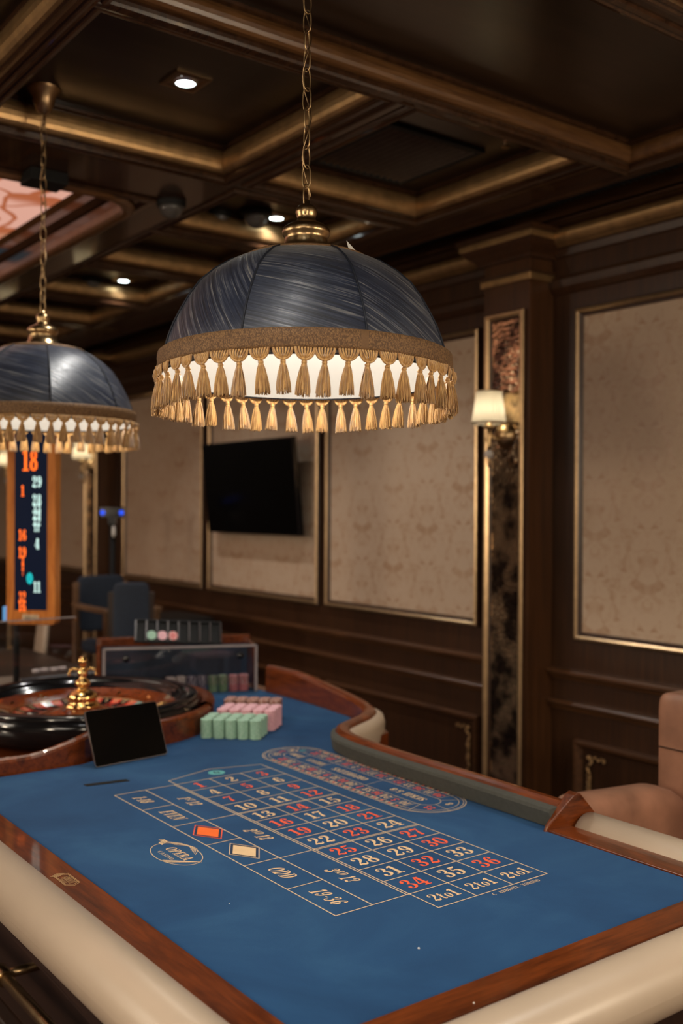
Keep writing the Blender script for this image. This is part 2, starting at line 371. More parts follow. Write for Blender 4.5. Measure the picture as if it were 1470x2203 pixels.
for k, (x0, x1, y0, y1, zp) in enumerate(coffers):
    b = MB(); n = len(b.v); b.v += [(x0-.03, y0-.03, zp), (x1+.03, y0-.03, zp), (x1+.03, y1+.03, zp), (x0-.03, y1+.03, zp)]; b.face((0, 1, 2, 3))
    b.v += [(x0-.03, y0-.03, zp+.02), (x1+.03, y0-.03, zp+.02), (x1+.03, y1+.03, zp+.02), (x0-.03, y1+.03, zp+.02)]; b.face((7, 6, 5, 4))
    f = MB(); z = ZB; H = zp-ZB
    prof = [(-.045, z), (-.042, z-.008), (-.030, z-.010), (-.022, z-.003), (-.014, z-.010), (-.003, z-.008), (0, z), (0, z+.010), (.006, z+.014)]
    mats = [0]*9
    g0 = z+.016; g1 = zp-.020
    for i in range(9):
        a = PI*i/8
        prof.append((.003+.026*math.sin(a)**.8, g0+(g1-g0)*(.5-.5*math.cos(a))))
    mats = [0]*8+[0]+[1]*8
    prof += [(.004, zp-.016), (.012, zp-.010), (.012, zp)]; mats += [0]*3
    f.frame('XY', (x0, x1, y0, y1), prof, mats[:len(prof)-1], smooth=False)
    o = struct(b.build('trim_%d' % (k+1), 'panelwood' if k else M['panelwood'], fix=False), 'recessed dark ceiling coffer board', 'ceiling coffer')
    f.build('coffer_moulding', ['wood', 'beamwood' if k == 0 else 'gilt'], o, fix=False)
# stained glass recess with rounded corner moulding and stepped frame
def rrect(x0, x1, y0, y1, r, n=8):
    out = []
    for cx, cy, a in ((x1-r, y1-r, 0), (x0+r, y1-r, PI/2), (x0+r, y0+r, PI), (x1-r, y0+r, 1.5*PI)):
        out += [(cx+r*math.cos(a+PI/2*i/n), cy+r*math.sin(a+PI/2*i/n)) for i in range(n+1)]
    return out
rg = struct(bpy.data.objects.new('trim_20', None), 'stepped walnut surround of the lit glass ceiling', 'ceiling surround'); C.objects.link(rg)
f = MB(); z = ZB
f.frame('XY', (recess[0], recess[1], recess[2], recess[3]), [(-.05, z-.002), (-.045, z-.012), (-.02, z-.014), (0, z-.004), (0, z+.13), (.03, z+.15)]); f.build('outer_lip', 'wood', rg, fix=False)
f = MB(); rc_ = .20
for cx, cy, sx, sy in ((recess[1], recess[2], -1, 1), (recess[0], recess[2], 1, 1), (recess[1], recess[3], -1, -1), (recess[0], recess[3], 1, -1)):
    pl_ = [(cx, cy)]+[(cx+sx*rc_*(1-math.sin(a)), cy+sy*rc_*(1-math.cos(a))) for a in [PI/2*i/10 for i in range(11)]]
    f.prism(pl_, z-.002, z+.03)
f.build('corner_fillet', 'wood', rg)
f = MB(); f.sweep([(-.035, 0), (-.040, -.012), (-.028, -.024), (-.010, -.028), (.008, -.022), (.014, -.008), (.014, .02)], [(x, y, z) for x, y in reversed(rrect(recess[0], recess[1], recess[2], recess[3], rc_, 10))], closed=True, smooth=False); f.build('rounded_lip', 'beamwood', rg)
f = MB()
for a, b in (((recess[0]-.02, recess[2]-.02), (recess[1]+.02, 4.02)), ((recess[0]-.02, 8.58), (recess[1]+.02, recess[3]+.02)), ((recess[0]-.02, 4.0), (-1.31, 8.6))): f.box((*a, z+.15), (*b, z+.19))
f.build('recess_board', 'panelwood', rg)
f = MB(); f.sweep([(-.03, 0), (-.03, -.05), (-.01, -.075), (.02, -.08), (.04, -.06), (.05, -.03), (.05, 0)], [(x, y, z+.15) for x, y in rrect(recess[0]+.08, recess[1]+.0, recess[2]+.10, recess[3]-.08, .22)], closed=True, smooth=False); f.build('curved_bead', 'wood', rg)
GX0, GX1, GY0, GY1 = -1.2, 1.76, 4.20, 8.5
f = MB(); f.frame('XY', (GX0-.13, GX1+.10, GY0-.20, GY1+.1), [(0, z+.155), (0, z+.12), (.02, z+.11), (.03, z+.13), (.055, z+.13), (.06, z+.10), (.075, z+.10), (.085, z+.135), (.12, z+.16)], [0]*8); f.build('glass_frame', 'beamwood', rg, fix=False)
g = MB(); g.box((GX0-.1, GY0-.15, z+.158), (GX1+.05, GY1, z+.17)); tag(g.build('stained_glass_ceiling', 'glassceil'), 'pink and orange stained glass panel lit from behind, set in the ceiling', 'glass panel')
# vent slot along the wall and cornice
vt = MB(); vt.box((3.08, 1.0, 2.90), (3.37, 10.6, 2.93)); vs = struct(vt.build('trim_21', 'matblack'), 'dark vent slot between beam and wall', 'ceiling slot')
vt = MB(); vt.box((3.07, 1.0, 2.765), (3.09, 10.6, 2.93)); vt.box((3.36, 1.0, 2.79), (3.38, 10.6, 2.93)); vt.build('slot_side', 'wood', vs)
vt = MB()
for i in range(210): y = 1.4+i*.03; vt.box((3.12, y, 2.845), (3.34, y+.010, 2.865))
vt.build('slot_grille', 'matblack', vs)
ct = MB(); ct.sweep([(0, 2.50), (-.012, 2.505), (-.030, 2.53), (-.038, 2.56), (-.030, 2.575), (-.015, 2.58), (-.015, 2.66), (-.03, 2.665), (-.035, 2.695), (-.050, 2.70)]+[(-.058-.040*math.sin(math.radians(a)), 2.742-.036*math.cos(math.radians(a))) for a in range(0, 151, 15)]+[(-.10, 2.777), (-.14, 2.78), (-.14, 2.80)],
                    [(WX, 10.99), (WX, -3.9)], mats=[0]*9+[1]*10+[0]*4)
# travel -Y: right side is -X, so flip offsets
ct.v = [(2*WX-x, y, z_) if x > WX else (x, y, z_) for x, y, z_ in ct.v]
struct(ct.build('trim_22', ['wallwood', 'gilt']), 'walnut and gilt cornice along the right wall', 'cornice')
# dado rails
dr = MB()
for (z0, z1, d) in ((.795, .845, .045), (.660, .705, .04)):
    n = len(dr.v); P = [(WX, z0), (WX-d*.35, z0+.004), (WX-d*.5, z0+.018), (WX-d, z0+.03), (WX-d, z1-.008), (WX-d*.8, z1), (WX, z1)]
    for y in (-3.9, 10.99): dr.v += [(x, y, zz) for x, zz in P]
    for i in range(6): dr.face((n+i, n+i+1, n+7+i+1, n+7+i))
struct(dr.build('trim_23', 'railwood'), 'two walnut dado rails along the right wall', 'dado rail')
mb = MB(); mb.box((WX-.03, -3.9, 0), (WX, 10.99, .14)); struct(mb.build('baseboard_right', 'wallwood'), 'dark baseboard of the right wall', 'baseboard')

# wall panels
where = ['right of the near pilaster', 'left of the near pilaster', 'behind the black television', 'nearest the far sconce pilaster', 'beyond the far pilaster', 'at the far end of the wall', 'beside the viewer']
pan = [(1.66, 2.94, 0), (3.53, 4.79, 1), (4.855, 6.165, 2), (6.24, 7.54, 3), (8.10, 9.35, 4), (9.95, 10.9, 5), (.3, 1.58, 6)]
def scroll(mb, y, z, sy, sz, X):
    for (a, b, r) in ((0, 0, .010), (.008, -.030, .006), (-.004, -.052, .008), (.006, -.085, .009), (-.005, -.110, .005), (.005, -.140, .008), (.0, -.172, .006), (.030, .006, .006), (.055, -.004, .008), (.082, .004, .006), (.018, -.018, .006)):
        mb.sphere((X, y+sy*a, z+sz*b), r, 8, sz=1.)
    for (a, b, a1, b1) in ((0, 0, .09, .0), (0, 0, .0, -.17)):
        pts = [(X, y+sy*(a+(a1-a)*i/14+.012*math.sin(i*1.35)*(b1 != b)), z+sz*(b+(b1-b)*i/14+.012*math.sin(i*1.35)*(a1 != a))) for i in range(15)]
        mb.tube(pts, 0.0028, 5)
for (y0, y1, wi) in pan:
    o = MB(); o.box((WX-.012, y0+.02, 1.0), (WX-.002, y1-.02, 2.40))
    w_ = tag(o.build('wallpaper_panel', 'damask'), 'framed taupe damask wallpaper panel '+where[wi], 'wall panel', 'damask wall panels', 'structure')
    f = MB(); f.frame('YZ', (y0, y1, .975, 2.425), [(0, WX-.002), (0, WX-.020), (.006, WX-.030), (.016, WX-.034), (.024, WX-.028), (.030, WX-.016), (.036, WX-.016), (.040, WX-.012)], [1, 1, 0, 0, 1, 1, 1]); f.build('gilt_frame', ['giltframe', 'wallwood'], w_)
    f = MB(); f.frame('YZ', (y0, y1, .17, .545), [(0, WX-.001), (0, WX-.018), (.008, WX-.030), (.02, WX-.028), (.03, WX-.014), (.04, WX-.001)])
    w2 = tag(f.build('lower_wall_panel', 'railwood'), 'lower walnut wall panel with gilt corner scrolls '+where[wi], 'wall panel', 'lower wall panels', 'structure')
    s_ = MB()
    for yy, sy in ((y0+.075, 1), (y1-.075, -1)):
        for zz, sz in ((.475, 1), (.24, -1)): scroll(s_, yy, zz, sy, sz, WX-.008)
    s_.build('corner_scroll', 'gilt', w2)

# pilasters with relief mirror strip
def pilaster(yc, label):
    o = struct(MB_pil(yc), label, 'pilaster')
    return o
def MB_pil(yc):
    h = .14; y0, y1 = yc-h, yc+h
    b = MB(); b.box((FX, y0, 0), (WX-.001, y1, 2.80))
    o = b.build('pilaster', 'pilasterwood')
    f = MB(); f.frame('YZ', (y0+.018, y1-.022, .16, 2.43), [(0, FX), (0, FX-.018), (.006, FX-.026), (.016, FX-.026), (.024, FX-.012), (.028, FX-.012), (.036, FX-.004)], [1, 0, 0, 0, 1, 1]); f.build('gilt_frame', ['giltframe', 'wallwood'], o)
    f = MB(); f.box((FX-.004, y0+.05, .19), (FX-.001, y1-.055, 2.40)); f.build('mirror_strip', 'mirror', o)
    f = MB()
    for (z0, z1, d) in ((2.560, 2.590, .014), (2.725, 2.752, .085)): f.box((FX-d, y0-d, z0), (WX-.002, y1+d, z1))
    f.build('gilt_band', 'gilt', o, .004)
    f = MB()
    for (z0, z1, d) in ((2.590, 2.602, .020), (2.655, 2.668, .024), (2.752, 2.775, .095)): f.box((FX-d, y0-d, z0), (WX-.002, y1+d, z1))
    P = [(2.668, .024), (2.68, .035), (2.695, .055), (2.71, .07), (2.725, .080)]
    for i in range(len(P)-1):
        n = len(f.v)
        for z_, d in (P[i], P[i+1]): f.v += [(WX-.002, y0-d, z_), (FX-d, y0-d, z_), (FX-d, y1+d, z_), (WX-.002, y1+d, z_)]
        for q in range(3): f.face((n+q, n+q+1, n+5+q, n+4+q), 0)
    f.build('capital', 'wallwood', o)
    return o
pilaster(3.22, 'near pilaster with tall gilt framed mirror strip')
pilaster(7.83, 'far pilaster with gilt framed mirror strip left of the standing scanner')
pilaster(9.66, 'furthest pilaster behind the winning number display')

# ------------------------------------------------------------------ sconces
def sconce(yc, label):
    t = thing('wall_sconce', label, 'wall lamp', (3.26, yc+.026, 2.0), 0, 'pleated wall sconces')
    m = MB(); seg = 140
    for (zz, r) in ((-.072, .078), (-.06, .077), (.06, .059), (.072, .0575)): pass
    rings = []
    for z_, r in ((-.072, .0775), (0, .067), (.072, .0565)):
        rings.append([((r-.0060*(j % 4 == 0)-.0018*(j % 4 in (1, 3)))*math.cos(2*PI*j/seg), (r-.0060*(j % 4 == 0)-.0018*(j % 4 in (1, 3)))*math.sin(2*PI*j/seg), z_) for j in range(seg)])
    m.rings(rings, smooth=False); sp_ = m.build('lamp_shade', 'pleat', t)
    m = MB(); m.lathe([(.0775, -.074), (.0795, -.072), (.0795, -.066), (.0775, -.064)], seg=48); m.build('lower_trim', 'brassd', sp_)
    m = MB(); m.lathe([(.057, .070), (.059, .071), (.059, .075), (.057, .076)], seg=48); m.build('upper_trim', 'brassd', sp_)
    m = MB(); m.lathe([(.002, -.07), (.016, -.07), (.018, -.078), (.024, -.082), (.024, -.088), (.010, -.095), (.010, -.11), (.008, -.115), (.011, -.14), (.008, -.165), (.010, -.19)], seg=20, cap=True); m.build('lamp_stem', 'brass', t)
    m = MB(); m.sphere((0, 0, -.208), .021, 14); m.build('crystal_ball', 'crystal', t)
    m = MB(); m.lathe([(.001, -.27), (.006, -.255), (.010, -.24), (.006, -.225), (.008, -.22)], seg=14); m.build('finial', 'brassd', t)
    m = MB(); px = FX-3.26
    m.tube([(0, 0, -.11), (.02, -.008, -.135), (.045, -.018, -.142), (px-.012, -.029, -.121)], .007, 8)
    m.build('arm', 'brass', t)
    m = MB(); rings = []
    for r, d in ((.060, .0), (.061, .005), (.055, .013), (.046, .024), (.030, .034), (.014, .039), (.0005, .040)):
        rings.append([(px-.001-d, -.029+r*math.cos(2*PI*j/28), -.121+r*math.sin(2*PI*j/28)) for j in range(28)])
    m.rings(rings); m.build('backplate', 'brass', t)
    l = bpy.data.lights.new('sconce_light', 'POINT'); l.energy = SCONCE_W; l.color = (1, .86, .64); l.shadow_soft_size = .025
    lo = bpy.data.objects.new('sconce_light', l); C.objects.link(lo); lo.location = (0, 0, -.01); lo.parent = t
    return t
sconce(3.22, 'cream pleated sconce on the near pilaster, close to the big blue lamp')
sconce(7.83, 'cream pleated sconce seen just below the fringe of the far lamp')
sconce(9.66, 'cream pleated sconce beside the number display, cut off at the frame')

# ------------------------------------------------------------------ television
tv = thing('television', 'large black television tilted down on the damask wall', 'television', (3.38, 5.48, 1.675))
tv.rotation_euler = (0, math.radians(-6), 0)
m = MB(); m.box((-.018, -.55, -.295), (.018, .53, .295)); m.build('casing', 'black', tv, .006)
m = MB(); m.box((-.0195, -.54, -.283), (-.0182, .52, .285)); m.build('screen', 'screenoff', tv)
m = MB(); m.box((.018, -.15, -.12), (.085, .15, .12)); m.build('wall_bracket', 'matblack', tv)

# ------------------------------------------------------------------ roulette table
TZ = .80
table = thing('roulette_table', 'roulette table with blue felt, mahogany rim and padded cream armrest', 'gaming table', (1.3, 2.2, 0))
def T(o): o.matrix_parent_inverse = Matrix.Translation((-1.3, -2.2, 0)); return o
WC = (1.39, 3.333)    # wheel centre
arc = lambda r, a0, a1, n: [(WC[0]+r*math.cos(math.radians(a0+(a1-a0)*i/n)), WC[1]+r*math.sin(math.radians(a0+(a1-a0)*i/n))) for i in range(n+1)]
right_edge = [(1.80, 1.60), (1.838, 1.617), (1.845, 1.9), (1.846, 2.2), (1.858, 2.40), (1.882, 2.52), (1.93, 2.60), (2.0, 2.645), (2.09, 2.70), (2.175, 2.78), (2.215, 2.90), (2.235, 3.1), (2.245, 3.3), (2.24, 3.50)]
felt = [(.818, 1.155), (1.80, 1.155)]+right_edge+[(2.245, 3.80), (1.66, 3.80)]+list(reversed(arc(.45, -100, 60, 18)))+[(1.24, 2.84), (1.17, 2.81), (.818, 2.81)]
m = MB(); m.prism(felt, TZ-.012, TZ); T(m.build('felt_top', 'felt', table))
# wooden deck under the felt, wheel and case
deck = [(.749, 1.088), (1.872, 1.088), (1.872, 1.56), (1.93, 1.60), (1.93, 2.40), (2.02, 2.58), (2.2, 2.66), (2.30, 2.85), (2.34, 3.8), (2.30, 3.95), (1.70, 4.08), (1.2, 4.0), (.749, 3.9)]
m = MB(); m.prism(deck, TZ-.06, TZ-.0125); T(m.build('deck', 'redwood', table))
# flat mahogany rim: left, near, right strips with mitres
def strip(poly, z0, z1, name, mat, bev=.003):
    m = MB(); m.prism(poly, z0, z1); return T(m.build(name, mat, table, bev))
strip([(.818, 2.81), (.750, 2.81), (.750, 1.088), (.818, 1.155)], TZ-.012, TZ+.004, 'rim', 'redwood', .002)
strip([(.818, 1.155), (.750, 1.088), (1.872, 1.088), (1.803, 1.155)], TZ-.012, TZ+.004, 'rim', 'redwoodx', .002)
strip([(1.803, 1.155), (1.872, 1.088), (1.872, 1.585), (1.803, 1.598)], TZ-.012, TZ+.004, 'rim', 'redwood', .002)
# padded armrest
def padprof(cx=0, cz=0, rx=.082, rz=.052, n=48, flat=.0):
    return [(cx+rx*math.cos(2*PI*i/n), cz+rz*math.sin(2*PI*i/n)) for i in range(n+1)]
pp_ = [(.704, 2.95), (.704, 1.178)]+[(.854-.15*math.cos(a), 1.178-.15*math.sin(a)) for a in [PI/2*i/8 for i in range(1, 9)]]+[(1.778, 1.028)]+[(1.778+.14*math.sin(a), 1.168-.14*math.cos(a)) for a in [PI/2*i/8 for i in range(1, 9)]]+[(1.918, 1.22), (1.918, 1.574)]
m = MB(); m.sweep(padprof(0, TZ-.027, .056, .057), pp_, smooth=True)
k = 49; n0 = len(m.v)
m.face(list(range(48))); m.face([n0-k+i for i in reversed(range(48))]); T(m.build('padded_armrest', 'cream', table))
# apron and pedestal
m = MB(); ap = [(.80, 1.16), (1.84, 1.16), (1.84, 3.75), (.86, 3.75)]; m.prism(ap, .52, TZ-.06); m.prism([(.84, 1.2), (1.80, 1.2), (1.80, 3.7), (.90, 3.7)], .46, .52)
T(m.build('apron', 'darkbody', table, .006))
m = MB(); m.box((1.02, 1.5, .06), (1.65, 3.4, .46)); m.box((.98, 1.46, 0), (1.69, 3.44, .06)); T(m.build('pedestal', 'darkbody', table, .01))
m = MB(); m.tube([(.905, 1.35, .30), (.905, 3.3, .30)], .016, 16); T(m.build('foot_rail', 'brass', table))
for y in (2.70, 1.75):
    m = MB(); m.tube([(.905, y, .30), (1.03, y, .30)], .013, 12); m.lathe([(.021, -.03), (.023, -.027), (.023, .027), (.021, .03)], (0, 0, 0), 18, cap=True)
    nv = 24
    for i in range(len(m.v)-18*4, len(m.v)): x, y_, z_ = m.v[i]; m.v[i] = (.905+x, y+z_, .30+y_)
    T(m.build('rail_bracket', 'brass', table))
# raised rail with grey cushion
def rail_run(path, name, mat, inw, outw, hz, hz2=None, parent=table):
    m = MB(); m.sweep([(-inw, 0), (-inw, hz-.004), (-inw+.004, hz), (outw-.004, hz), (outw, hz-.004), (outw, 0), (-inw, 0)], path); return m
rp = catmull([(1.862, 1.600), (1.866, 1.9), (1.866, 2.2), (1.874, 2.38), (1.898, 2.505), (1.945, 2.578), (2.015, 2.62), (2.105, 2.67), (2.185, 2.745), (2.228, 2.86), (2.25, 3.05), (2.264, 3.26), (2.260, 3.49)], 6)
def railz(p):   # top height along the run
    y = p[1]
    return .0 if y < 2.62 else .045*min(1, max(0, (y-2.80)/.5))**.9
# sides: wood wall; right of travel (+Y) is +X
m = MB(); rings = []
N = len(rp)
for i, p in enumerate(rp):
    d = (rp[min(i+1, N-1)]-rp[max(i-1, 0)]).normalized(); nx = Vector((d.y, -d.x)); zt = TZ+.058+railz(p)
    prof = [(-.022, TZ-.02), (-.022, zt-.010), (-.018, zt-.002), (-.008, zt+.003), (.006, zt+.003), (.018, zt-.001), (.024, zt-.010), (.020, zt-.022), (.014, zt-.028), (.014, TZ-.06)]
    rings.append([(p.x+nx.x*o, p.y+nx.y*o, z_) for o, z_ in prof])
m.rings(rings, smooth=False); m.face(range(10)); T(m.build('raised_rail', 'redwood', table))
m = MB(); rings = []
for i, p in enumerate(rp):
    if p[1] > 2.585: break
    d = (rp[min(i+1, N-1)]-rp[max(i-1, 0)]).normalized(); nx = Vector((d.y, -d.x)); e = 1.0 if p[1] < 2.48 else max(.25, 1-(p[1]-2.48)/.12)
    prof = [(-.026, TZ-.005), (-.026-.012*e, TZ+.003), (-.024-.026*e, TZ+.040), (-.024-.024*e, TZ+.048), (-.022, TZ+.050), (-.019, TZ+.03)]
    rings.append([(p.x+nx.x*o, p.y+nx.y*o, z_) for o, z_ in prof])
m.rings(rings, smooth=False, cap=True); T(m.build('rail_cushion', 'cushion', table))
# end block of the rail
m = MB(); P = [(1.795, TZ+.001), (1.80, TZ+.012), (1.868, TZ+.078), (1.880, TZ+.083), (1.892, TZ+.078), (1.955, TZ+.015), (1.955, TZ-.04), (1.795, TZ-.04)]
n = len(P)
for yy in (1.572, 1.602): m.v += [(x, (1.596+(yy-1.572)*.3) if x < 1.83 else yy, z_) for x, z_ in P]
m.face(range(n)); m.face([n+i for i in reversed(range(n))])
for i in range(n): m.face((i, (i+1) % n, n+(i+1) % n, n+i))
T(m.build('rail_end_block', 'redwoodx', table, .004))
# cream pad of the next seat, beyond the bend
m = MB(); rings = []
for i, p in enumerate(rp):
    if p[0] < 1.885 or p[1] > 3.3: continue
    d = (rp[min(i+1, len(rp)-1)]-rp[max(i-1, 0)]).normalized(); nx = Vector((d.y, -d.x)); e = min(1, (p[0]-1.88)/.02)
    rings.append([(p.x+nx.x*o, p.y+nx.y*o, TZ+z_) for o, z_ in ((.012, .046), (.014+.016*e, .047), (.014+.034*e, .038), (.014+.040*e, .018), (.014+.038*e, -.030), (.014+.022*e, -.062), (.012, -.066))])
m.rings(rings, smooth=True, cap=True); T(m.build('corner_pad', 'cream', table))
# low wall round the wheel (croupier side)
wl = [(.30+.5, 2.822), (.98, 2.822), (1.10, 2.822), (1.19, 2.835), (1.27, 2.885)]+arc(.452, -88, -42, 8)
wpts = catmull(wl, 3); m = MB(); rings = []; N = len(wpts)
for i, p in enumerate(wpts):
    d = (wpts[min(i+1, N-1)]-wpts[max(i-1, 0)]).normalized(); nx = Vector((d.y, -d.x))
    s_ = min(1, max(0, (p.x-1.0)/.24)) if p.y < 3 and p.x < 1.5 else 1
    s_ = s_*s_*(3-2*s_); zt = TZ+.042+.034*s_
    prof = [(.0, TZ-.01), (.0, zt-.008), (-.004, zt-.001), (-.012, zt+.003), (-.024, zt+.002), (-.030, zt-.006), (-.030, TZ-.01)]
    rings.append([(p.x+nx.x*o, p.y+nx.y*o, z_) for o, z_ in prof])
m.rings(rings, closed_u=False, smooth=False); m.face(range(7)); T(m.build('wheel_wall', 'redwood', table))
m = MB(); m.box((1.089, 2.560, TZ), (1.205, 2.582, TZ+.0012)); m.v = [(x, y+(1.147-x)*.16+.012, z_) for x, y, z_ in m.v]; T(m.build('drop_slot', 'matblack', table))

# ---- lettering: slab serif glyphs from strokes of varying width
def ring(cx, cy, rx, ry, thick, thin, a0=0, a1=360, n=28):
    pts = []; 
    for i in range(n+1):
        a = math.radians(a0+(a1-a0)*i/n); pts.append((cx+rx*math.cos(a), cy+ry*math.sin(a), thin+(thick-thin)*abs(math.cos(a))**1.3))
    return ('s', pts)
def S(*p): return ('c', p)
def B(x, y, r=.085): return ('b', (x, y, r))
def R(x0, y0, x1, y1): return ('r', (x0, y0, x1, y1))
def Q(*p): return ('q', p)
GL = {
 '0': (.66, [ring(.33, .5, .22, .455, .19, .05)]),
 '1': (.50, [R(.17, .02, .35, 1.0), R(.02, 0, .50, .07), Q((.17, 1.0), (.02, .84), (.02, .78), (.20, .86))]),
 '2': (.66, [B(.15, .74, .10), S((.09, .74, .06), (.14, .90, .07), (.31, .965, .07), (.48, .88, .16), (.51, .72, .19), (.42, .52, .14), (.24, .32, .08), (.08, .10, .05)), S((.07, .06, .06), (.2, .15, .14), (.38, .08, .17), (.53, .10, .10), (.60, .28, .05))]),
 '3': (.64, [B(.15, .79, .095), S((.09, .80, .06), (.15, .92, .06), (.30, .965, .06), (.45, .88, .14), (.47, .75, .17), (.40, .60, .10), (.24, .53, .05)), S((.24, .53, .05), (.43, .47, .11), (.52, .29, .19), (.44, .11, .13), (.28, .035, .06), (.13, .08, .06), (.08, .2, .06)), B(.14, .20, .095)]),
 '4': (.66, [Q((.30, 1.0), (.40, 1.0), (.10, .28), (.02, .28)), R(.02, .24, .62, .32), R(.34, .02, .51, .97), R(.22, 0, .62, .065)]),
 '5': (.62, [Q((.12, .97), (.17, .97), (.16, .50), (.10, .50)), S((.13, .93, .10), (.28, .90, .16), (.42, .92, .12), (.52, .985, .03)), S((.12, .53, .05), (.28, .60, .07), (.44, .53, .13), (.50, .32, .19), (.43, .12, .13), (.27, .035, .06), (.13, .08, .06), (.08, .2, .06)), B(.14, .20, .095)]),
 '6': (.66, [ring(.35, .29, .19, .255, .17, .05), S((.17, .28, .17), (.16, .5, .19), (.22, .78, .16), (.36, .955, .07), (.48, .92, .06), (.54, .82, .06)), B(.50, .80, .085)]),
 '7': (.62, [S((.06, .68, .04), (.09, .88, .09), (.22, .92, .17), (.40, .88, .15), (.56, .97, .05)), S((.57, .98, .04), (.44, .72, .08), (.32, .4, .15), (.28, .02, .19))]),
 '8': (.66, [ring(.33, .745, .165, .215, .15, .055), ring(.33, .27, .20, .235, .18, .055)]),
 '-': (.34, [R(.04, .36, .30, .46)]), '.': (.25, [B(.1, .07, .07)]), ' ': (.30, []), '/': (.35, [Q((0, 0), (.07, 0), (.35, 1), (.28, 1))]),
 'E': (.66, [R(.10, .03, .27, .97), R(0, 0, .60, .07), R(0, .93, .58, 1), R(.27, .47, .44, .53), R(.41, .36, .46, .64), R(.53, 0, .60, .27), R(.52, .75, .58, 1)]),
 'V': (.72, [Q((.06, .96), (.25, .96), (.42, .0), (.32, .0)), Q((.60, .96), (.66, .96), (.42, .0), (.35, .04)), R(0, .93, .32, 1), R(.48, .93, .74, 1)]),
 'N': (.78, [R(.10, .03, .17, .97), Q((.06, 1), (.26, 1), (.68, 0), (.60, 0)), R(.61, .0, .68, .97), R(0, 0, .28, .06), R(.50, .94, .78, 1), R(0, .94, .2, 1)]),
 'O': (.78, [ring(.37, .5, .28, .455, .20, .05)]),
 'D': (.76, [R(.10, .03, .27, .97), ring(.30, .5, .34, .455, .18, .055, -90, 90, 18), R(0, 0, .34, .07), R(0, .93, .34, 1)]),
 'R': (.78, [R(.10, .03, .27, .97), R(0, 0, .38, .07), R(0, .93, .36, 1), ring(.34, .74, .20, .22, .16, .055, -90, 90, 16), R(.27, .50, .40, .56), Q((.36, .54), (.54, .54), (.72, .0), (.54, .0)), R(.56, 0, .78, .06)]),
 'S': (.60, [S((.50, .74, .05), (.44, .92, .07), (.28, .965, .07), (.12, .88, .13), (.12, .70, .16), (.28, .54, .18), (.45, .38, .18), (.46, .16, .15), (.30, .035, .07), (.14, .08, .07), (.06, .26, .05)), R(.47, .68, .52, 1), R(.03, 0, .08, .32)]),
 'T': (.68, [R(.25, .03, .42, .97), R(0, .93, .67, 1), R(.14, 0, .54, .07), R(0, .72, .055, 1), R(.61, .72, .67, 1)]),
 'P': (.70, [R(.10, .03, .27, .97), R(0, 0, .38, .07), R(0, .93, .36, 1), ring(.34, .72, .22, .24, .17, .055, -90, 90, 16), R(.27, .46, .40, .52)]),
 'A': (.76, [Q((.30, .98), (.42, .98), (.70, .03), (.52, .03)), Q((.32, .98), (.38, .98), (.15, .03), (.08, .03)), R(.18, .30, .55, .36), R(0, 0, .26, .06), R(.44, 0, .76, .06)]),
 'B': (.70, [R(.10, .03, .27, .97), R(0, 0, .34, .07), R(0, .93, .34, 1), ring(.32, .745, .19, .215, .16, .055, -90, 90, 14), ring(.32, .27, .24, .235, .18, .055, -90, 90, 14)]),
 'I': (.40, [R(.11, .03, .28, .97), R(0, 0, .39, .07), R(0, .93, .39, 1)]),
 'C': (.70, [ring(.36, .5, .27, .455, .19, .055, 45, 315, 22), R(.54, .68, .59, 1)]),
 'L': (.62, [R(.10, .03, .27, .97), R(0, 0, .58, .07), R(0, .93, .38, 1), R(.53, 0, .58, .30)]),
 'H': (.80, [R(.10, .03, .25, .97), R(.55, .03, .70, .97), R(0, 0, .35, .06), R(0, .94, .35, 1), R(.45, 0, .8, .06), R(.45, .94, .8, 1), R(.25, .47, .55, .53)]),
 'Z': (.64, [R(.05, .93, .58, 1), R(.03, 0, .60, .07), Q((.40, .95), (.58, .95), (.23, .05), (.04, .05)), R(.05, .72, .1, 1), R(.55, 0, .6, .3)]),
 'U': (.76, [R(.10, .35, .26, .97), R(.55, .35, .61, .97), ring(.355, .33, .19, .28, .14, .06, 180, 360, 14), R(0, .94, .36, 1), R(.45, .94, .72, 1)]),
 't': (.40, [R(.10, .12, .24, .86), R(0, .60, .36, .66), S((.17, .16, .13), (.22, .05, .10), (.36, .06, .04))]),
 'o': (.50, [ring(.25, .32, .17, .285, .14, .05)]),
}
GL['9'] = (.66, [(k_, ([(.66-x, 1-y, w_) for x, y, w_ in d_] if k_ != 'b' else (.66-d_[0], 1-d_[1], d_[2]))) for k_, d_ in GL['6'][1]])
for k_ in 'VOISNDEHRPLTUA': pass
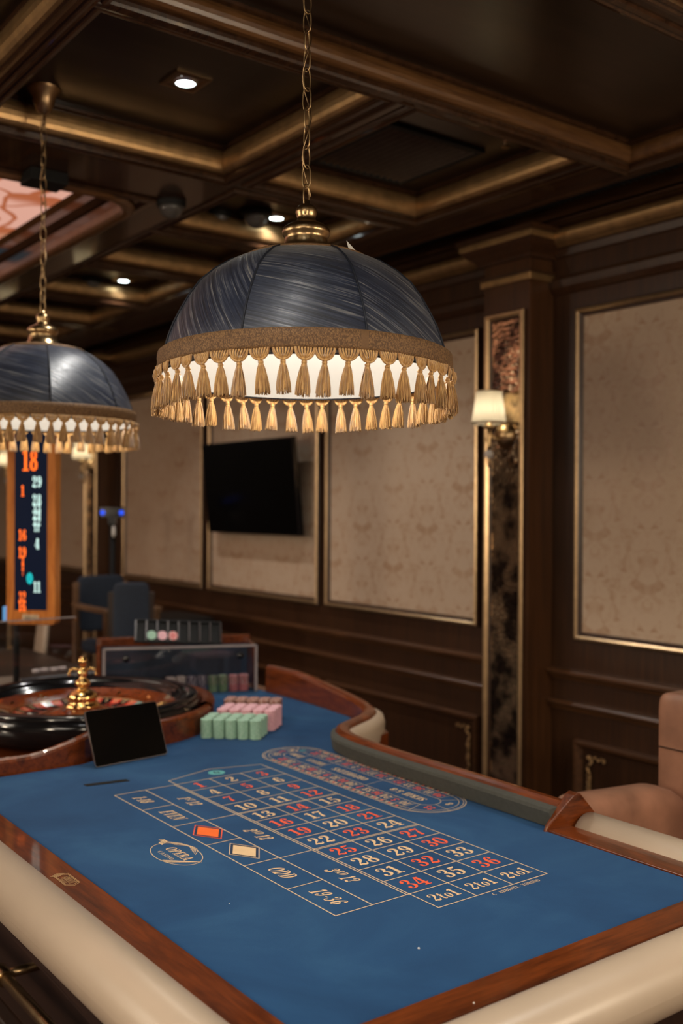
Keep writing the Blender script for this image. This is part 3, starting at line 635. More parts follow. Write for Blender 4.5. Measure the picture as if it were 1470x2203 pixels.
def glyph(mb, ch, place_, m):
    for lv, (kind, d) in enumerate(GL[ch][1]):
        place = lambda a, b, lv=lv: place_(a, b, lv)
        if kind in 'sc':
            pts = d
            if kind == 'c':
                pts = [tuple(q) for q in catmull([Vector(p) for p in d], 5)]
            n0 = len(mb.v); N = len(pts)
            for i, (x, y, w_) in enumerate(pts):
                a = pts[max(i-1, 0)]; b = pts[min(i+1, N-1)]; dx, dy = b[0]-a[0], b[1]-a[1]; l = math.hypot(dx, dy) or 1
                nx, ny = -dy/l*w_/2, dx/l*w_/2
                mb.v += [place(x+nx, y+ny), place(x-nx, y-ny)]
            for i in range(N-1): mb.face((n0+2*i, n0+2*i+1, n0+2*i+3, n0+2*i+2), m)
        elif kind == 'b':
            n0 = len(mb.v); mb.v += [place(d[0]+d[2]*math.cos(2*PI*i/12), d[1]+d[2]*math.sin(2*PI*i/12)) for i in range(12)]; mb.face([n0+i for i in range(12)], m)
        else:
            if kind == 'r': d = ((d[0], d[1]), (d[2], d[1]), (d[2], d[3]), (d[0], d[3]))
            n0 = len(mb.v); mb.v += [place(x, y) for x, y in d]; mb.face([n0+i for i in range(len(d))], m)
def text(mb, s, o, rx, uy, h, m, slant=0., stretch=1., sup=()):
    """centred text; o centre, rx reading direction, uy glyph up, 3-vectors"""
    o, rx, uy = Vector(o), Vector(rx), Vector(uy); nz = rx.cross(uy)
    W = sum(GL[c][0]*(.6 if i in sup else 1) for i, c in enumerate(s))+.06*(len(s)-1)
    x = -W/2
    for i, c in enumerate(s):
        k = .6 if i in sup else 1; yo = .42 if i in sup else 0
        def pl(a, b, lv=0, x=x, k=k, yo=yo):
            yy = b*k+yo-.5
            return tuple(o+nz*(lv*2.5e-5)+rx*(h*stretch*(x+a*k)+h*slant*yy)+uy*(h*yy))
        glyph(mb, c, pl, m); x += GL[c][0]*k+.06
LM = ['print_line', 'print_cream', 'print_red', 'print_orange', 'print_teal', 'print_navy']
pr = MB(); PZ = TZ+.0006
LC = [0]
def line(a, b, w_=.0028, m=0, z=PZ):
    LC[0] += 1; z += (LC[0] % 9)*1.5e-5
    a = Vector((*a, z)); b = Vector((*b, z)); d = (b-a).normalized(); n = Vector((-d.y, d.x, 0))*w_/2; e = d*w_/2
    n0 = len(pr.v); pr.v += [tuple(a-e+n), tuple(a-e-n), tuple(b+e-n), tuple(b+e+n)]; pr.face((n0, n0+1, n0+2, n0+3), m)
def poly(pts, w_=.0028, m=0, closed=True, z=PZ):
    for i in range(len(pts) if closed else len(pts)-1): line(pts[i], pts[(i+1) % len(pts)], w_, m, z)
XL, XM, XG, XR = 1.113, 1.200, 1.2915, 1.592
Y0, RP = 2.457, .0802; YE = Y0-12*RP; YB = YE-.0835
CW = (XR-XG)/3
poly([(XL, Y0), (XL, YE), (XG, YE)], closed=False); line((XL, Y0), (XR, Y0)); line((XM, Y0), (XM, YE))
for k_ in (0, .0065): line((XG-k_, Y0+(.045 if k_ == 0 else 0)), (XG-k_, YE))
line((XG, YE), (XR, YE)); poly([(XG, YE), (XG, YB), (XR, YB), (XR, YE)], closed=False)
line((XR, Y0+.045), (XR, YE)); poly([(XG, Y0+.045), (XG+.15, Y0+.09), (XR, Y0+.05)], closed=False)
for i in (1, 2): line((XG+CW*i, Y0), (XG+CW*i, YB))
for r in range(1, 12):
    line((XG, Y0-RP*r), (XR, Y0-RP*r))
    if r in (4, 8): line((XG, Y0-RP*r-.006), (XR, Y0-RP*r-.006)); line((XM, Y0-RP*r-.003), (XG, Y0-RP*r-.003))
for i in range(1, 6): line((XL, Y0-2*RP*i), (XM, Y0-2*RP*i))
RED = {1, 3, 5, 7, 9, 12, 14, 16, 18, 19, 21, 23, 25, 27, 30, 32, 34, 36}
EX, EY = (1, 0, 0), (0, 1, 0)
for n_ in range(1, 37):
    r, c_ = divmod(n_-1, 3)
    text(pr, str(n_), (XG+CW*(c_+.5)-.002, Y0-RP*(r+.5)-(.003 if r in (4, 8) else 0), PZ), EX, EY, .046, 2 if n_ in RED else 1, 0, .92)
for c_ in range(3): text(pr, '2to1', (XG+CW*(c_+.5), YE-.042, PZ), EX, EY, .034, 1, 0, .88)
n0 = len(pr.v); pr.v += [(XG+.15+.024*math.cos(a), Y0+.045+.024*math.sin(a), PZ) for a in [2*PI*i/24 for i in range(24)]]; pr.face([n0+i for i in range(24)], 4)
text(pr, '0', (XG+.15, Y0+.045, PZ+.0004), EX, EY, .026, 5)
DX, UX = (0, -1, 0), (1, 0, 0)
for i, s_ in enumerate(['1-18', 'EVEN', None, None, 'ODD', '19-36']):
    if s_: text(pr, s_, ((XL+XM)/2, Y0-RP*(2*i+1), PZ), DX, UX, .034, 1, .28, .80)
for i, (s_, sp_) in enumerate([('1ST 12', (1, 2)), ('2ND 12', (1, 2)), ('3RD 12', (1, 2))]):
    text(pr, s_, ((XM+XG)/2+.001, Y0-RP*(4*i+2)-.003*(i > 0), PZ), DX, UX, .032, 1, .28, .80, sp_)
for i, mm_ in ((2, 3), (3, 1)):
    cx, cy = (XL+XM)/2+.006, Y0-RP*(2*i+1)
    D = lambda a: [(cx, cy+.060*a), (cx+.038*a, cy+.0), (cx, cy-.060*a), (cx-.038*a, cy)]
    poly(D(1.0), .0024, 2 if mm_ == 3 else 0); n0 = len(pr.v); pr.v += [(x, y, PZ) for x, y in D(.78)]; pr.face([n0+j for j in range(4)], mm_)
    n0 = len(pr.v); pr.v += [(x, y, PZ-.0003) for x, y in D(.92)]; pr.face([n0+j for j in range(4)], 5)
text(pr, 'C  ABBIATI - TORINO', (XR-.105, YB-.014, PZ), EX, EY, .0105, 0, 0, 1.05)
# racetrack
RX, RY0, RY1 = 1.738, 1.945, 2.540
def track(r):
    return [(RX+r*math.cos(a), RY1+r*math.sin(a)) for a in [PI*i/20 for i in range(21)]]+[(RX-r*math.cos(a), RY0-r*math.sin(a)) for a in [PI*i/20 for i in range(21)]]
for r, w_ in ((.100, .0024), (.094, .0016), (.082, .0016), (.036, .0018)): poly(track(r), w_)
LI, LO = .036, .100
WHEEL = [0, 32, 15, 19, 4, 21, 2, 25, 17, 34, 6, 27, 13, 36, 11, 30, 8, 23, 10, 5, 24, 16, 33, 1, 20, 14, 31, 9, 22, 18, 29, 7, 28, 12, 35, 3, 26]
up_side = [30, 11, 36, 13, 27, 6, 34, 17, 25, 2, 21, 4, 19, 15, 32]
lo_side = [10, 5, 24, 16, 33, 1, 20, 14, 31, 9, 22, 18, 29, 7, 28, 12]
def colr(n_): return 4 if n_ == 0 else 2 if n_ in RED else 1
for i, n_ in enumerate(up_side):
    y = RY0+(RY1-RY0)*(i+.5)/15; text(pr, str(n_), (RX+.059, y, PZ), (0, 1, 0), (-1, 0, 0), .026, colr(n_), 0, .85); line((RX+LI, y-.0198), (RX+LO, y-.0198), .0014)
for i, n_ in enumerate(lo_side):
    y = RY0+(RY1-RY0)*(i+.5)/16; text(pr, str(n_), (RX-.059, y, PZ), (0, 1, 0), (-1, 0, 0), .026, colr(n_), 0, .85); line((RX-LI, y-.0186), (RX-LO, y-.0186), .0014)
for i in range(60):      # small coloured neighbour marks in the outer band
    y = RY0+(RY1-RY0)*(i+.5)/60
    for sx in (-1, 1):
        n0 = len(pr.v); x0, x1 = RX+sx*.0835, RX+sx*.0925; pr.v += [(x0, y-.003, PZ), (x1, y-.003, PZ), (x1, y+.003, PZ), (x0, y+.003, PZ)]; pr.face((n0, n0+1, n0+2, n0+3), 2 if (i*7+sx) % 3 == 0 else 0 if i % 2 else 5)
for (n_, a, yc) in ((8, -62, RY0), (23, -125, RY0), (35, 135, RY1), (3, 100, RY1), (26, 65, RY1), (0, 35, RY1)):
    ar = math.radians(a); text(pr, str(n_), (RX+.060*math.cos(ar), yc+.060*math.sin(ar), PZ), (0, 1, 0), (-1, 0, 0), .024, colr(n_), 0, .85)
for a, yc in ((-30, RY0), (-95, RY0), (-160, RY0), (155, RY1), (118, RY1), (82, RY1), (50, RY1), (15, RY1)):
    ar = math.radians(a); line((RX+LI*math.cos(ar), yc+LI*math.sin(ar)), (RX+LO*math.cos(ar), yc+LO*math.sin(ar)), .0014)
for y in (2.50, 2.385, 2.155): line((RX-LI, y), (RX+LI, y+.01), .0014)
text(pr, 'SERIE 5/8', (RX, 2.02, PZ), (0, 1, 0), (-1, 0, 0), .024, 1, 0, 1.)
text(pr, 'ORPHELINS', (RX, 2.27, PZ), (0, 1, 0), (-1, 0, 0), .024, 1, 0, .95)
text(pr, 'SERIE 0/2/3', (RX, 2.435, PZ), (0, 1, 0), (-1, 0, 0), .022, 1, 0, .55)
text(pr, 'ZERO', (RX, 2.535, PZ), (0, 1, 0), (-1, 0, 0), .022, 1, 0, .8)
# club emblem: oval with swashes and the name
lc = Vector((1.034, 1.966)); lx = Vector((0, -1)); ly = Vector((1, 0))
def LP(u, v): p = lc+lx*u+ly*v; return (p.x, p.y)
oval = [LP(.080*math.cos(2*PI*i/40), .047*math.sin(2*PI*i/40)) for i in range(40)]; poly(oval, .0020)
text(pr, 'OPERA', (*LP(.004, .006), PZ), DX, UX, .025, 1, .15, .95); text(pr, 'CASINO', (*LP(-.004, -.023), PZ), DX, UX, .010, 0, 0, 1.5)
for k_ in range(5):
    poly([LP(-.086+.008*k_+i*.0105, .018+.028*math.sin(PI*i/9.*(.85+.05*k_))+.0015*k_) for i in range(9)], .0016-.0001*k_, 1, False)
    poly([LP(.020+.004*k_+i*.0052, -.042+.0056*i+.0005*k_*i) for i in range(9)], .0022-.0002*k_, 1, False)
for k_ in range(3): poly([LP(-.092-.006*k_+i*.004, .012+.010*math.sin(i)) for i in range(6)], .003, 1, False)
lay = T(pr.build('printed_layout', LM, table, fix=False))
# maker's plate on the left rim and gilt wear marks
pr = MB(); PZ2 = TZ+.0048
def rl(c, u, v, ux, vy): return (c[0]+ux[0]*u+vy[0]*v, c[1]+ux[1]*u+vy[1]*v)
cc = (.781, 1.945); pts = [(-.033, -.015), (.026, -.015), (.036, 0), (.026, .015), (-.033, .015), (-.040, 0)]
for s_ in (1, .84): poly([rl(cc, u*s_, v*s_, (0, -1), (1, 0)) for u, v in pts], .0016, 0, True, PZ2)
text(pr, 'ABBIATI', (cc[0]+.003, cc[1], PZ2), DX, UX, .014, 0, 0, .62); text(pr, 'TORINO', (cc[0]-.0085, cc[1], PZ2), DX, UX, .005, 0, 0, 1.2)
for k_ in range(4): poly([rl(cc, -.036-.003*k_+.006*i*.4, -.020+.005*k_+.004*i, (0, -1), (1, 0)) for i in range(4)], .003, 0, False, PZ2)
T(pr.build('maker_badge', 'decal', table, fix=False))
for x, y, r in ((1.145, 1.30, .0022), (.985, 1.66, .0012), (1.08, 1.10, .0016)): m = MB(); m.sphere((x, y, TZ+(.005 if y < 1.15 else .0005)), r, 6); T(m.build('chalk_speck', 'chalk', table))

# ------------------------------------------------------------------ roulette wheel
wh = thing('roulette', 'roulette wheel with black bowl and gold centre turret at the table end', 'roulette wheel', (WC[0], WC[1], TZ))
m = MB(); m.lathe([(.30, .001), (.385, .001), (.392, .02), (.402, .03), (.404, .062), (.400, .080), (.393, .088)], seg=96); m.build('bowl', 'black', wh)
m = MB(); m.lathe([(.393, .088), (.394, .096), (.388, .103), (.370, .106), (.352, .103), (.346, .096)], seg=96); m.build('rim', 'black', wh)
m = MB(); m.lathe([(.346, .096), (.344, .090), (.330, .082), (.316, .070)], seg=96); m.build('ball_track', 'black', wh)
m = MB(); m.lathe([(.316, .070), (.300, .066), (.236, .046)], seg=96); m.build('apron_ring', 'wheelwood', wh)
m = MB(); m.lathe([(.238, .046), (.236, .049), (.231, .049), (.230, .046)], seg=96); m.build('fret_ring', 'brass', wh)
m = MB(); rings = []
for i in range(61):
    a = math.radians(-42+228*i/60); rings.append([((WR)*math.cos(a), (WR)*math.sin(a), z_) for WR, z_ in ((.407, .0), (.407, .076), (.411, .083), (.430, .088), (.449, .083), (.453, .074), (.453, .0))])
m.v = [(x+WC[0], y+WC[1], z_+TZ) for x, y, z_ in m.v] if m.v else m.v
m.rings([[(p[0]+WC[0], p[1]+WC[1], p[2]+TZ) for p in r] for r in rings], closed_u=False, smooth=False); T(m.build('housing_ring', 'redwood', table))
# pockets ring: alternating red and black with a green zero, number ring outside, brass separators
m = MB()
for i in range(37):
    a0, a1 = 2*PI*i/37, 2*PI*(i+1)/37; mi = 2 if i == 0 else (0 if i % 2 else 1)
    for r0, z0, r1, z1 in ((.230, .046, .198, .036), (.198, .036, .196, .026), (.196, .026, .158, .022)):
        n = len(m.v)
        for a in (a0, a1):
            for r, z_ in ((r0, z0), (r1, z1)): m.v.append((r*math.cos(a), r*math.sin(a), z_))
        m.face((n, n+1, n+3, n+2), mi)
m.build('pocket_ring', ['wheelred', 'black', 'print_teal'], wh)
m = MB()
for i in range(37):
    a = 2*PI*i/37; c, s_ = math.cos(a), math.sin(a)
    m.obox((.178*c, .178*s_, .030), (.020*c, .020*s_, 0), (-.0012*s_, .0012*c, 0), (0, 0, .008))
    a += PI/37
    text(m, str(WHEEL[i]), (.214*math.cos(a), .214*math.sin(a), .0425), (-math.sin(a), math.cos(a), 0), (math.cos(a), math.sin(a), .3), .020, 1, 0, .7)
m.build('fret', ['steel', 'print_cream'], wh)
m = MB(); m.lathe([(.160, .022), (.158, .034), (.150, .036), (.10, .050), (.055, .066), (.03, .070)], seg=64); m.build('cone', 'wheelwood', wh)
m = MB(); m.lathe([(.060, .062), (.062, .068), (.052, .074), (.048, .078), (.050, .086), (.052, .096), (.046, .108), (.030, .118), (.018, .122), (.016, .128), (.024, .134), (.028, .142), (.024, .150), (.014, .156), (.012, .166), (.017, .172), (.018, .180), (.011, .188), (.008, .196), (.012, .202), (.0165, .212), (.0165, .220), (.011, .229), (.003, .234), (.0005, .235)], seg=32)
tur = m.build('turret', 'gold', wh)
for k in range(4):
    a = PI/4+.35+k*PI/2; m = MB(); c, s_ = math.cos(a), math.sin(a)
    m.tube([(.010*c, .010*s_, .186), (.030*c, .030*s_, .192), (.042*c, .042*s_, .188), (.045*c, .045*s_, .176)], .0035, 8); m.sphere((.045*c, .045*s_, .172), .006, 8); m.build('turret_arm', 'gold', tur)
for k in range(12):
    a = 2*PI*(k+.3)/12; m = MB(); r = .272; c, s_ = math.cos(a), math.sin(a); l, w_ = ((.020, .006) if k % 2 else (.007, .017))
    n = len(m.v); e1 = Vector((c*l, s_*l, l*.30)); e2 = Vector((-s_*w_, c*w_, 0)); o = Vector((r*c, r*s_, .0575))
    m.v += [tuple(o+e1), tuple(o+e2), tuple(o-e1), tuple(o-e2), tuple(o+Vector((0, 0, .007)))]
    for j in range(4): m.face((j, (j+1) % 4, 4))
    m.build('deflector', 'gold', wh)
ball = MB(); ball.sphere((0, 0, 0), .0095, 16); bo = tag(ball.build('roulette_ball', 'white'), 'small white ball lying in the roulette wheel pockets', 'ball'); bo.location = (WC[0]-.155, WC[1]+.085, TZ+.0335)

# ------------------------------------------------------------------ tablet leaning on the low wall
def quad_thing(name, label, cat, bl, br, tl, th):
    o = Vector(bl); ex = (Vector(br)-o); W = ex.length; ex.normalize(); ey = Vector(tl)-o; ey -= ex*ey.dot(ex); H = ey.length; ey.normalize(); ez = ex.cross(ey)
    t = thing(name, label, cat); t.matrix_world = Matrix(((ex.x, ey.x, ez.x, o.x), (ex.y, ey.y, ez.y, o.y), (ex.z, ey.z, ez.z, o.z), (0, 0, 0, 1))); return t, W, H
tb, W, H = quad_thing('tablet', 'black tablet leaning on the low wooden wall in front of the wheel', 'tablet', (1.182, 2.737, TZ+.0045), (1.424, 2.765, TZ+.0045), (1.166, 2.800, .955), .007)
def rr(x0, x1, y0, y1, r): return rrect(x0, x1, y0, y1, r, 5)
m = MB(); m.prism(rr(0, W, 0, H, .008), -.007, 0); m.build('casing', 'steel', tb)
m = MB(); m.prism(rr(.0012, W-.0012, .0012, H-.0012, .007), 0, .0005); m.build('screen', 'screenoff', tb)

# ------------------------------------------------------------------ chips
def chip_mesh(nm, a, b):
    m = MB(); r, h = .0198, .0032; seg = 24
    prof = [(1e-4, 0), (r-.0016, 0), (r, .0010), (r, h-.0010), (r-.0016, h), (.0145, h), (.014, h-.0003), (1e-4, h-.0003)]
    m.lathe(prof, seg=seg, smooth=False)
    for i, q in enumerate(m.f):
        ringi = i//seg; j = i % seg
        m.mi[i] = 1 if (ringi in (1, 2, 3, 4) and (j % 4 == 0)) or ringi == 5 else 0
    o = m.build('poker_chip', ['chip_'+a, 'chip_'+b]); C.objects.unlink(o); return o.data
CH = {k: chip_mesh(k, a, b) for k, a, b in (('green', 'green', 'green2'), ('pink', 'pink', 'pink2'), ('brown', 'brown', 'brown2'), ('white', 'white', 'brown2'), ('plum', 'plum', 'white'), ('olive', 'olive', 'brown2'), ('red', 'red', 'white'), ('blue', 'blue', 'white'))}
ORD = ['top', 'second from top', 'third from top']+['%dth from top' % i for i in range(4, 40)]
COLN = ['leftmost', 'second', 'third', 'fourth', 'rightmost']
def chip(kind, x, y, z, label, group, rz=0.):
    o = bpy.data.objects.new('poker_chip', CH[kind]); C.objects.link(o); o.location = (x, y, z); o.rotation_euler = (0, 0, rz if rz else random.uniform(0, 6))
    tag(o, label, 'chip', group)
def block(kind, words, o, ex, ey, rows, n, rowname, spec):
    """rows of five stacks; spec(row, col) = number of single chips from the top; the hidden rest is one 'stuff' mesh"""
    rest = MB()
    for r in range(rows):
        for c in range(5):
            p = Vector(o)+Vector(ex)*c+Vector(ey)*r; k = spec(r, c)
            jx = [(random.uniform(-.0004, .0004), random.uniform(-.0004, .0004)) for _ in range(n)]
            for i in range(n):
                zz = TZ+.0005+.0034*(n-1-i)
                if i < k: chip(kind, p.x+jx[i][0], p.y+jx[i][1], zz, '%s chip, %s, %s stack of the %s row of the %s block' % (words, ORD[i], COLN[c], rowname[r], kind), '%s chips in the block of stacks' % kind)
                else:
                    n0 = len(rest.v); seg = 16
                    rest.lathe([(1e-4, 0), (.0198, 0), (.0198, .0033), (1e-4, .0033)], (p.x, p.y, zz), seg, smooth=False)
    if rest.v: tag(rest.build('chip_stacks', 'chip_'+kind), 'hidden lower chips of the %s block of stacks' % words, 'chips', kind='stuff')
RN = ['front', 'middle', 'back']
# image-parallel direction and its normal on the felt
exd = Vector((.139, -.132, 0)).normalized(); eyd = Vector((.132, .139, 0)).normalized()
g0 = Vector((1.637, 2.906, 0))
block('green', 'pale green', g0, exd*.0405, eyd*.0405+exd*.002, 3, 18, RN, lambda r, c: 18 if r == 0 else 2)
p0 = g0+eyd*.135+exd*.022
block('pink', 'light pink', p0, exd*.0405, eyd*.0405+exd*.003, 3, 20, RN, lambda r, c: 2 if r else (20 if c == 4 else 8))
b0 = p0+eyd*.150-exd*.012
block('brown', 'speckled brown', b0, exd*.0405, eyd*.0405, 2, 21, ['front', 'back'], lambda r, c: 3 if r == 0 else 1)

# ------------------------------------------------------------------ acrylic chip case in a mahogany surround
CRZ = math.radians(-23.5); CO = Vector((1.935, 3.635, TZ+.0006)); CM = Matrix.Translation(CO) @ Matrix.Rotation(CRZ, 4, 'Z')
case = thing('chip_case', 'clear acrylic chip case with mahogany surround and two black knobs', 'chip case', CO, CRZ)
m = MB(); x0, x1 = -.316, .300; d1 = .22
m.box((x0-.02, d1-.01, -.0), (x1+.005, d1+.012, .205)); m.box((x0-.02, .01, 0), (x0, d1, .205)); m.box((x1-.008, .05, 0), (x1+.005, d1, .185)); m.build('surround', 'redbrown', case, .006)
m = MB(); m.box((x0+.002, d1-.02, 0), (x1-.01, d1-.012, .17)); m.build('reflection_sheet', 'navyfab', case)  # added navy sheet standing in for the blue-grey reflection behind the acrylic
m = MB(); m.box((x0+.012, 0, .004), (x1, .005, .185)); fp = m.build('front_panel', 'acrylic', case)
for a, b in (((x0+.004, -.003, 0), (x0+.016, .008, .19)), ((x1-.008, -.003, 0), (x1+.004, .008, .19)), ((x0+.004, -.003, .182), (x1+.004, .018, .190))): m = MB(); m.box(a, b); m.build('panel_edge', 'acryledge', fp, .002)
for x in (x0+.095, x1-.070):
    m = MB(); rings = []
    for r, y in ((.006, .0), (.007, -.012), (.013, -.016), (.014, -.024), (.010, -.031), (.0005, -.033)): rings.append([(x+r*math.cos(2*PI*j/20), y, .150+r*math.sin(2*PI*j/20)) for j in range(20)])
    m.rings(rings); m.build('knob', 'black', fp)
ck = ['white', 'white', 'plum', 'plum', 'olive', 'olive', 'red', 'red']; rest = MB()
for i, k in enumerate(ck):
    p = CM @ Vector((-.045+.0425*i, .033+(i % 2)*.006, 0)); nn = 19
    for j in range(nn):
        z_ = TZ+.0005+.0034*(nn-1-j)
        if j < 11: chip(k, p.x+random.uniform(-.001, .001), p.y+random.uniform(-.001, .001), z_, '%s chip, %s, %s stack behind the acrylic panel' % (k, ORD[j], ['leftmost', 'second', 'third', 'fourth', 'fifth', 'sixth', 'last but one', 'rightmost'][i]), 'chips inside the acrylic case')
        else: rest.lathe([(1e-4, 0), (.0198, 0), (.0198, .0033), (1e-4, .0033)], (p.x, p.y, z_), 16, m=i//2, smooth=False)
tag(rest.build('chip_stacks', ['chip_white', 'chip_plum', 'chip_olive', 'chip_red']), 'lower chips of the stacks behind the acrylic panel', 'chips', kind='stuff')
for i, k in enumerate(('white', 'blue')):
    p = CM @ Vector((.015+.055*i, -.026, 0)); chip(k, p.x, p.y, TZ+.0010, 'loose %s chip lying at the foot of the acrylic case' % k, None)
# float tray on top, tilted to the croupier
tr = thing('chip_tray', 'black slotted chip tray standing tilted on top of the acrylic case', 'tray')
tr.matrix_world = CM @ Matrix.Translation((-.010, .085, .232)) @ Matrix.Rotation(math.radians(3), 4, 'Y') @ Matrix.Rotation(math.radians(58), 4, 'X')
m = MB(); m.box((-.175, -.045, -.004), (.175, .055, 0)); m.box((-.175, -.045, 0), (.175, -.038, .010)); m.box((-.175, .048, 0), (.175, .055, .010)); m.build('tray_base', 'matblack', tr)
for i in range(9): m = MB(); x = -.172+.344*i/8; m.box((x-.003, -.038, 0), (x+.003, .048, .014)); m.build('divider', 'darkbody', tr)
m = MB(); m.box((-.16, .035, -.055), (.16, .050, -.004)); m.build('prop', 'matblack', tr)
Rt = tr.matrix_world.copy()
for i, k in enumerate(('green', 'pink', 'red')):
    o = bpy.data.objects.new('poker_chip', CH[k]); C.objects.link(o); o.matrix_world = Rt @ Matrix.Translation((-.172+.344*(1.5+i)/8, -.012, .001))
    tag(o, '%s chip lying in a slot of the tilted black tray' % ('pale green', 'light pink', 'dull red')[i], 'chip')

# ------------------------------------------------------------------ winning number display
dsp = thing('number_display', 'tall wood framed electronic display of winning numbers beside the wheel', 'display', (1.505, 4.125, 0), math.radians(-42))
m = MB(); f0, f1, z0, z1 = -.104, .104, 1.062, 1.93
def rrz(x0, x1, z0, z1, r): return rrect(x0, x1, z0, z1, r, 5)
outer = rrz(f0, f1, z0, z1, .016); 
n = len(outer); m.v += [(x, -.03, z_) for x, z_ in outer]+[(x, .03, z_) for x, z_ in outer]; m.face(range(n)); m.face([n+i for i in reversed(range(n))])
for i in range(n): m.face((i, (i+1) % n, n+(i+1) % n, n+i))
m.build('frame', 'boardwood', dsp, .004)
m = MB(); m.box((-.068, -.0325, 1.123), (.069, -.0305, 1.87)); dscr = m.build('screen', 'lcd', dsp)
m = MB(); LX, LZ = (1, 0, 0), (0, 0, 1)
def dpx(px, py): return (-.104+(px-20)/107*.208, -.0335, 1.062+(1340-py)/(1340-950)*(1.815-1.062))
for s_, px, py, h, mi, st in (('18', 72, 990, .086, 0, .62), ('29', 87, 1036, .046, 1, .64), ('1', 56, 1055, .044, 0, .62), ('28', 87, 1074, .044, 1, .64), ('33', 87, 1092, .040, 1, .64), ('29', 87, 1106, .038, 1, .64), ('22', 87, 1120, .038, 1, .64), ('11', 87, 1132, .034, 1, .64),
                           ('16', 56, 1149, .044, 0, .62), ('4', 88, 1167, .044, 1, .64), ('19', 56, 1186, .044, 0, .62), ('1', 57, 1203, .038, 0, .62), ('1', 57, 1215, .034, 0, .62), ('7', 57, 1228, .030, 0, .35), ('11', 88, 1259, .044, 1, .64), ('32', 56, 1281, .044, 0, .5), ('16', 56, 1300, .042, 0, .62)):
    text(m, s_, dpx(px, py), LX, LZ, h, mi, 0, st)
n0 = len(m.v); cx, _, cz = dpx(72, 1241); m.v += [(cx+.013*math.cos(2*PI*i/20), -.0333, cz+.023*math.sin(2*PI*i/20)) for i in range(20)]; m.face([n0+i for i in range(20)], 2)
text(m, '0', (cx, -.0345, cz), LX, LZ, .026, 3, 0, .35)
m.build('lettering', ['lcd_orange', 'lcd_white', 'lcd_teal', 'lcd'], dscr, fix=False)
m = MB(); 
text(m, 'ABBIATI', (.0, -.0315, 1.093), LX, LZ, .016, 0, 0, .75); m.box((-.034, -.0308, 1.082), (.034, -.0302, 1.104), 1); m.build('name_plate', ['darkbody', 'print_line'], dsp)
m = MB(); m.box((-.120, -.025, 1.072), (-.1045, .01, 1.135)); m.build('side_light', 'lcd_sky', dsp)
m = MB(); m.tube([(-.095, .055, .02), (-.095, .055, 1.9)], .013, 14); m.box((-.10, .025, 1.3), (-.085, .06, 1.36)); m.disc((-.095, .055), .14, 0, .02, 28); m.build('post', 'matblack', dsp)
# clear screen behind the wheel
sh = thing('wheel_screen', 'clear acrylic screen standing behind the roulette wheel', 'screen', (1.28, 3.86, TZ))
m = MB(); m.box((-.45, -.003, .0), (.30, .003, .31)); m.build('pane', 'acrylic', sh)
m = MB(); m.box((-.45, -.004, .308), (.30, .004, .313)); m.build('pane_edge', 'acryledge', sh)

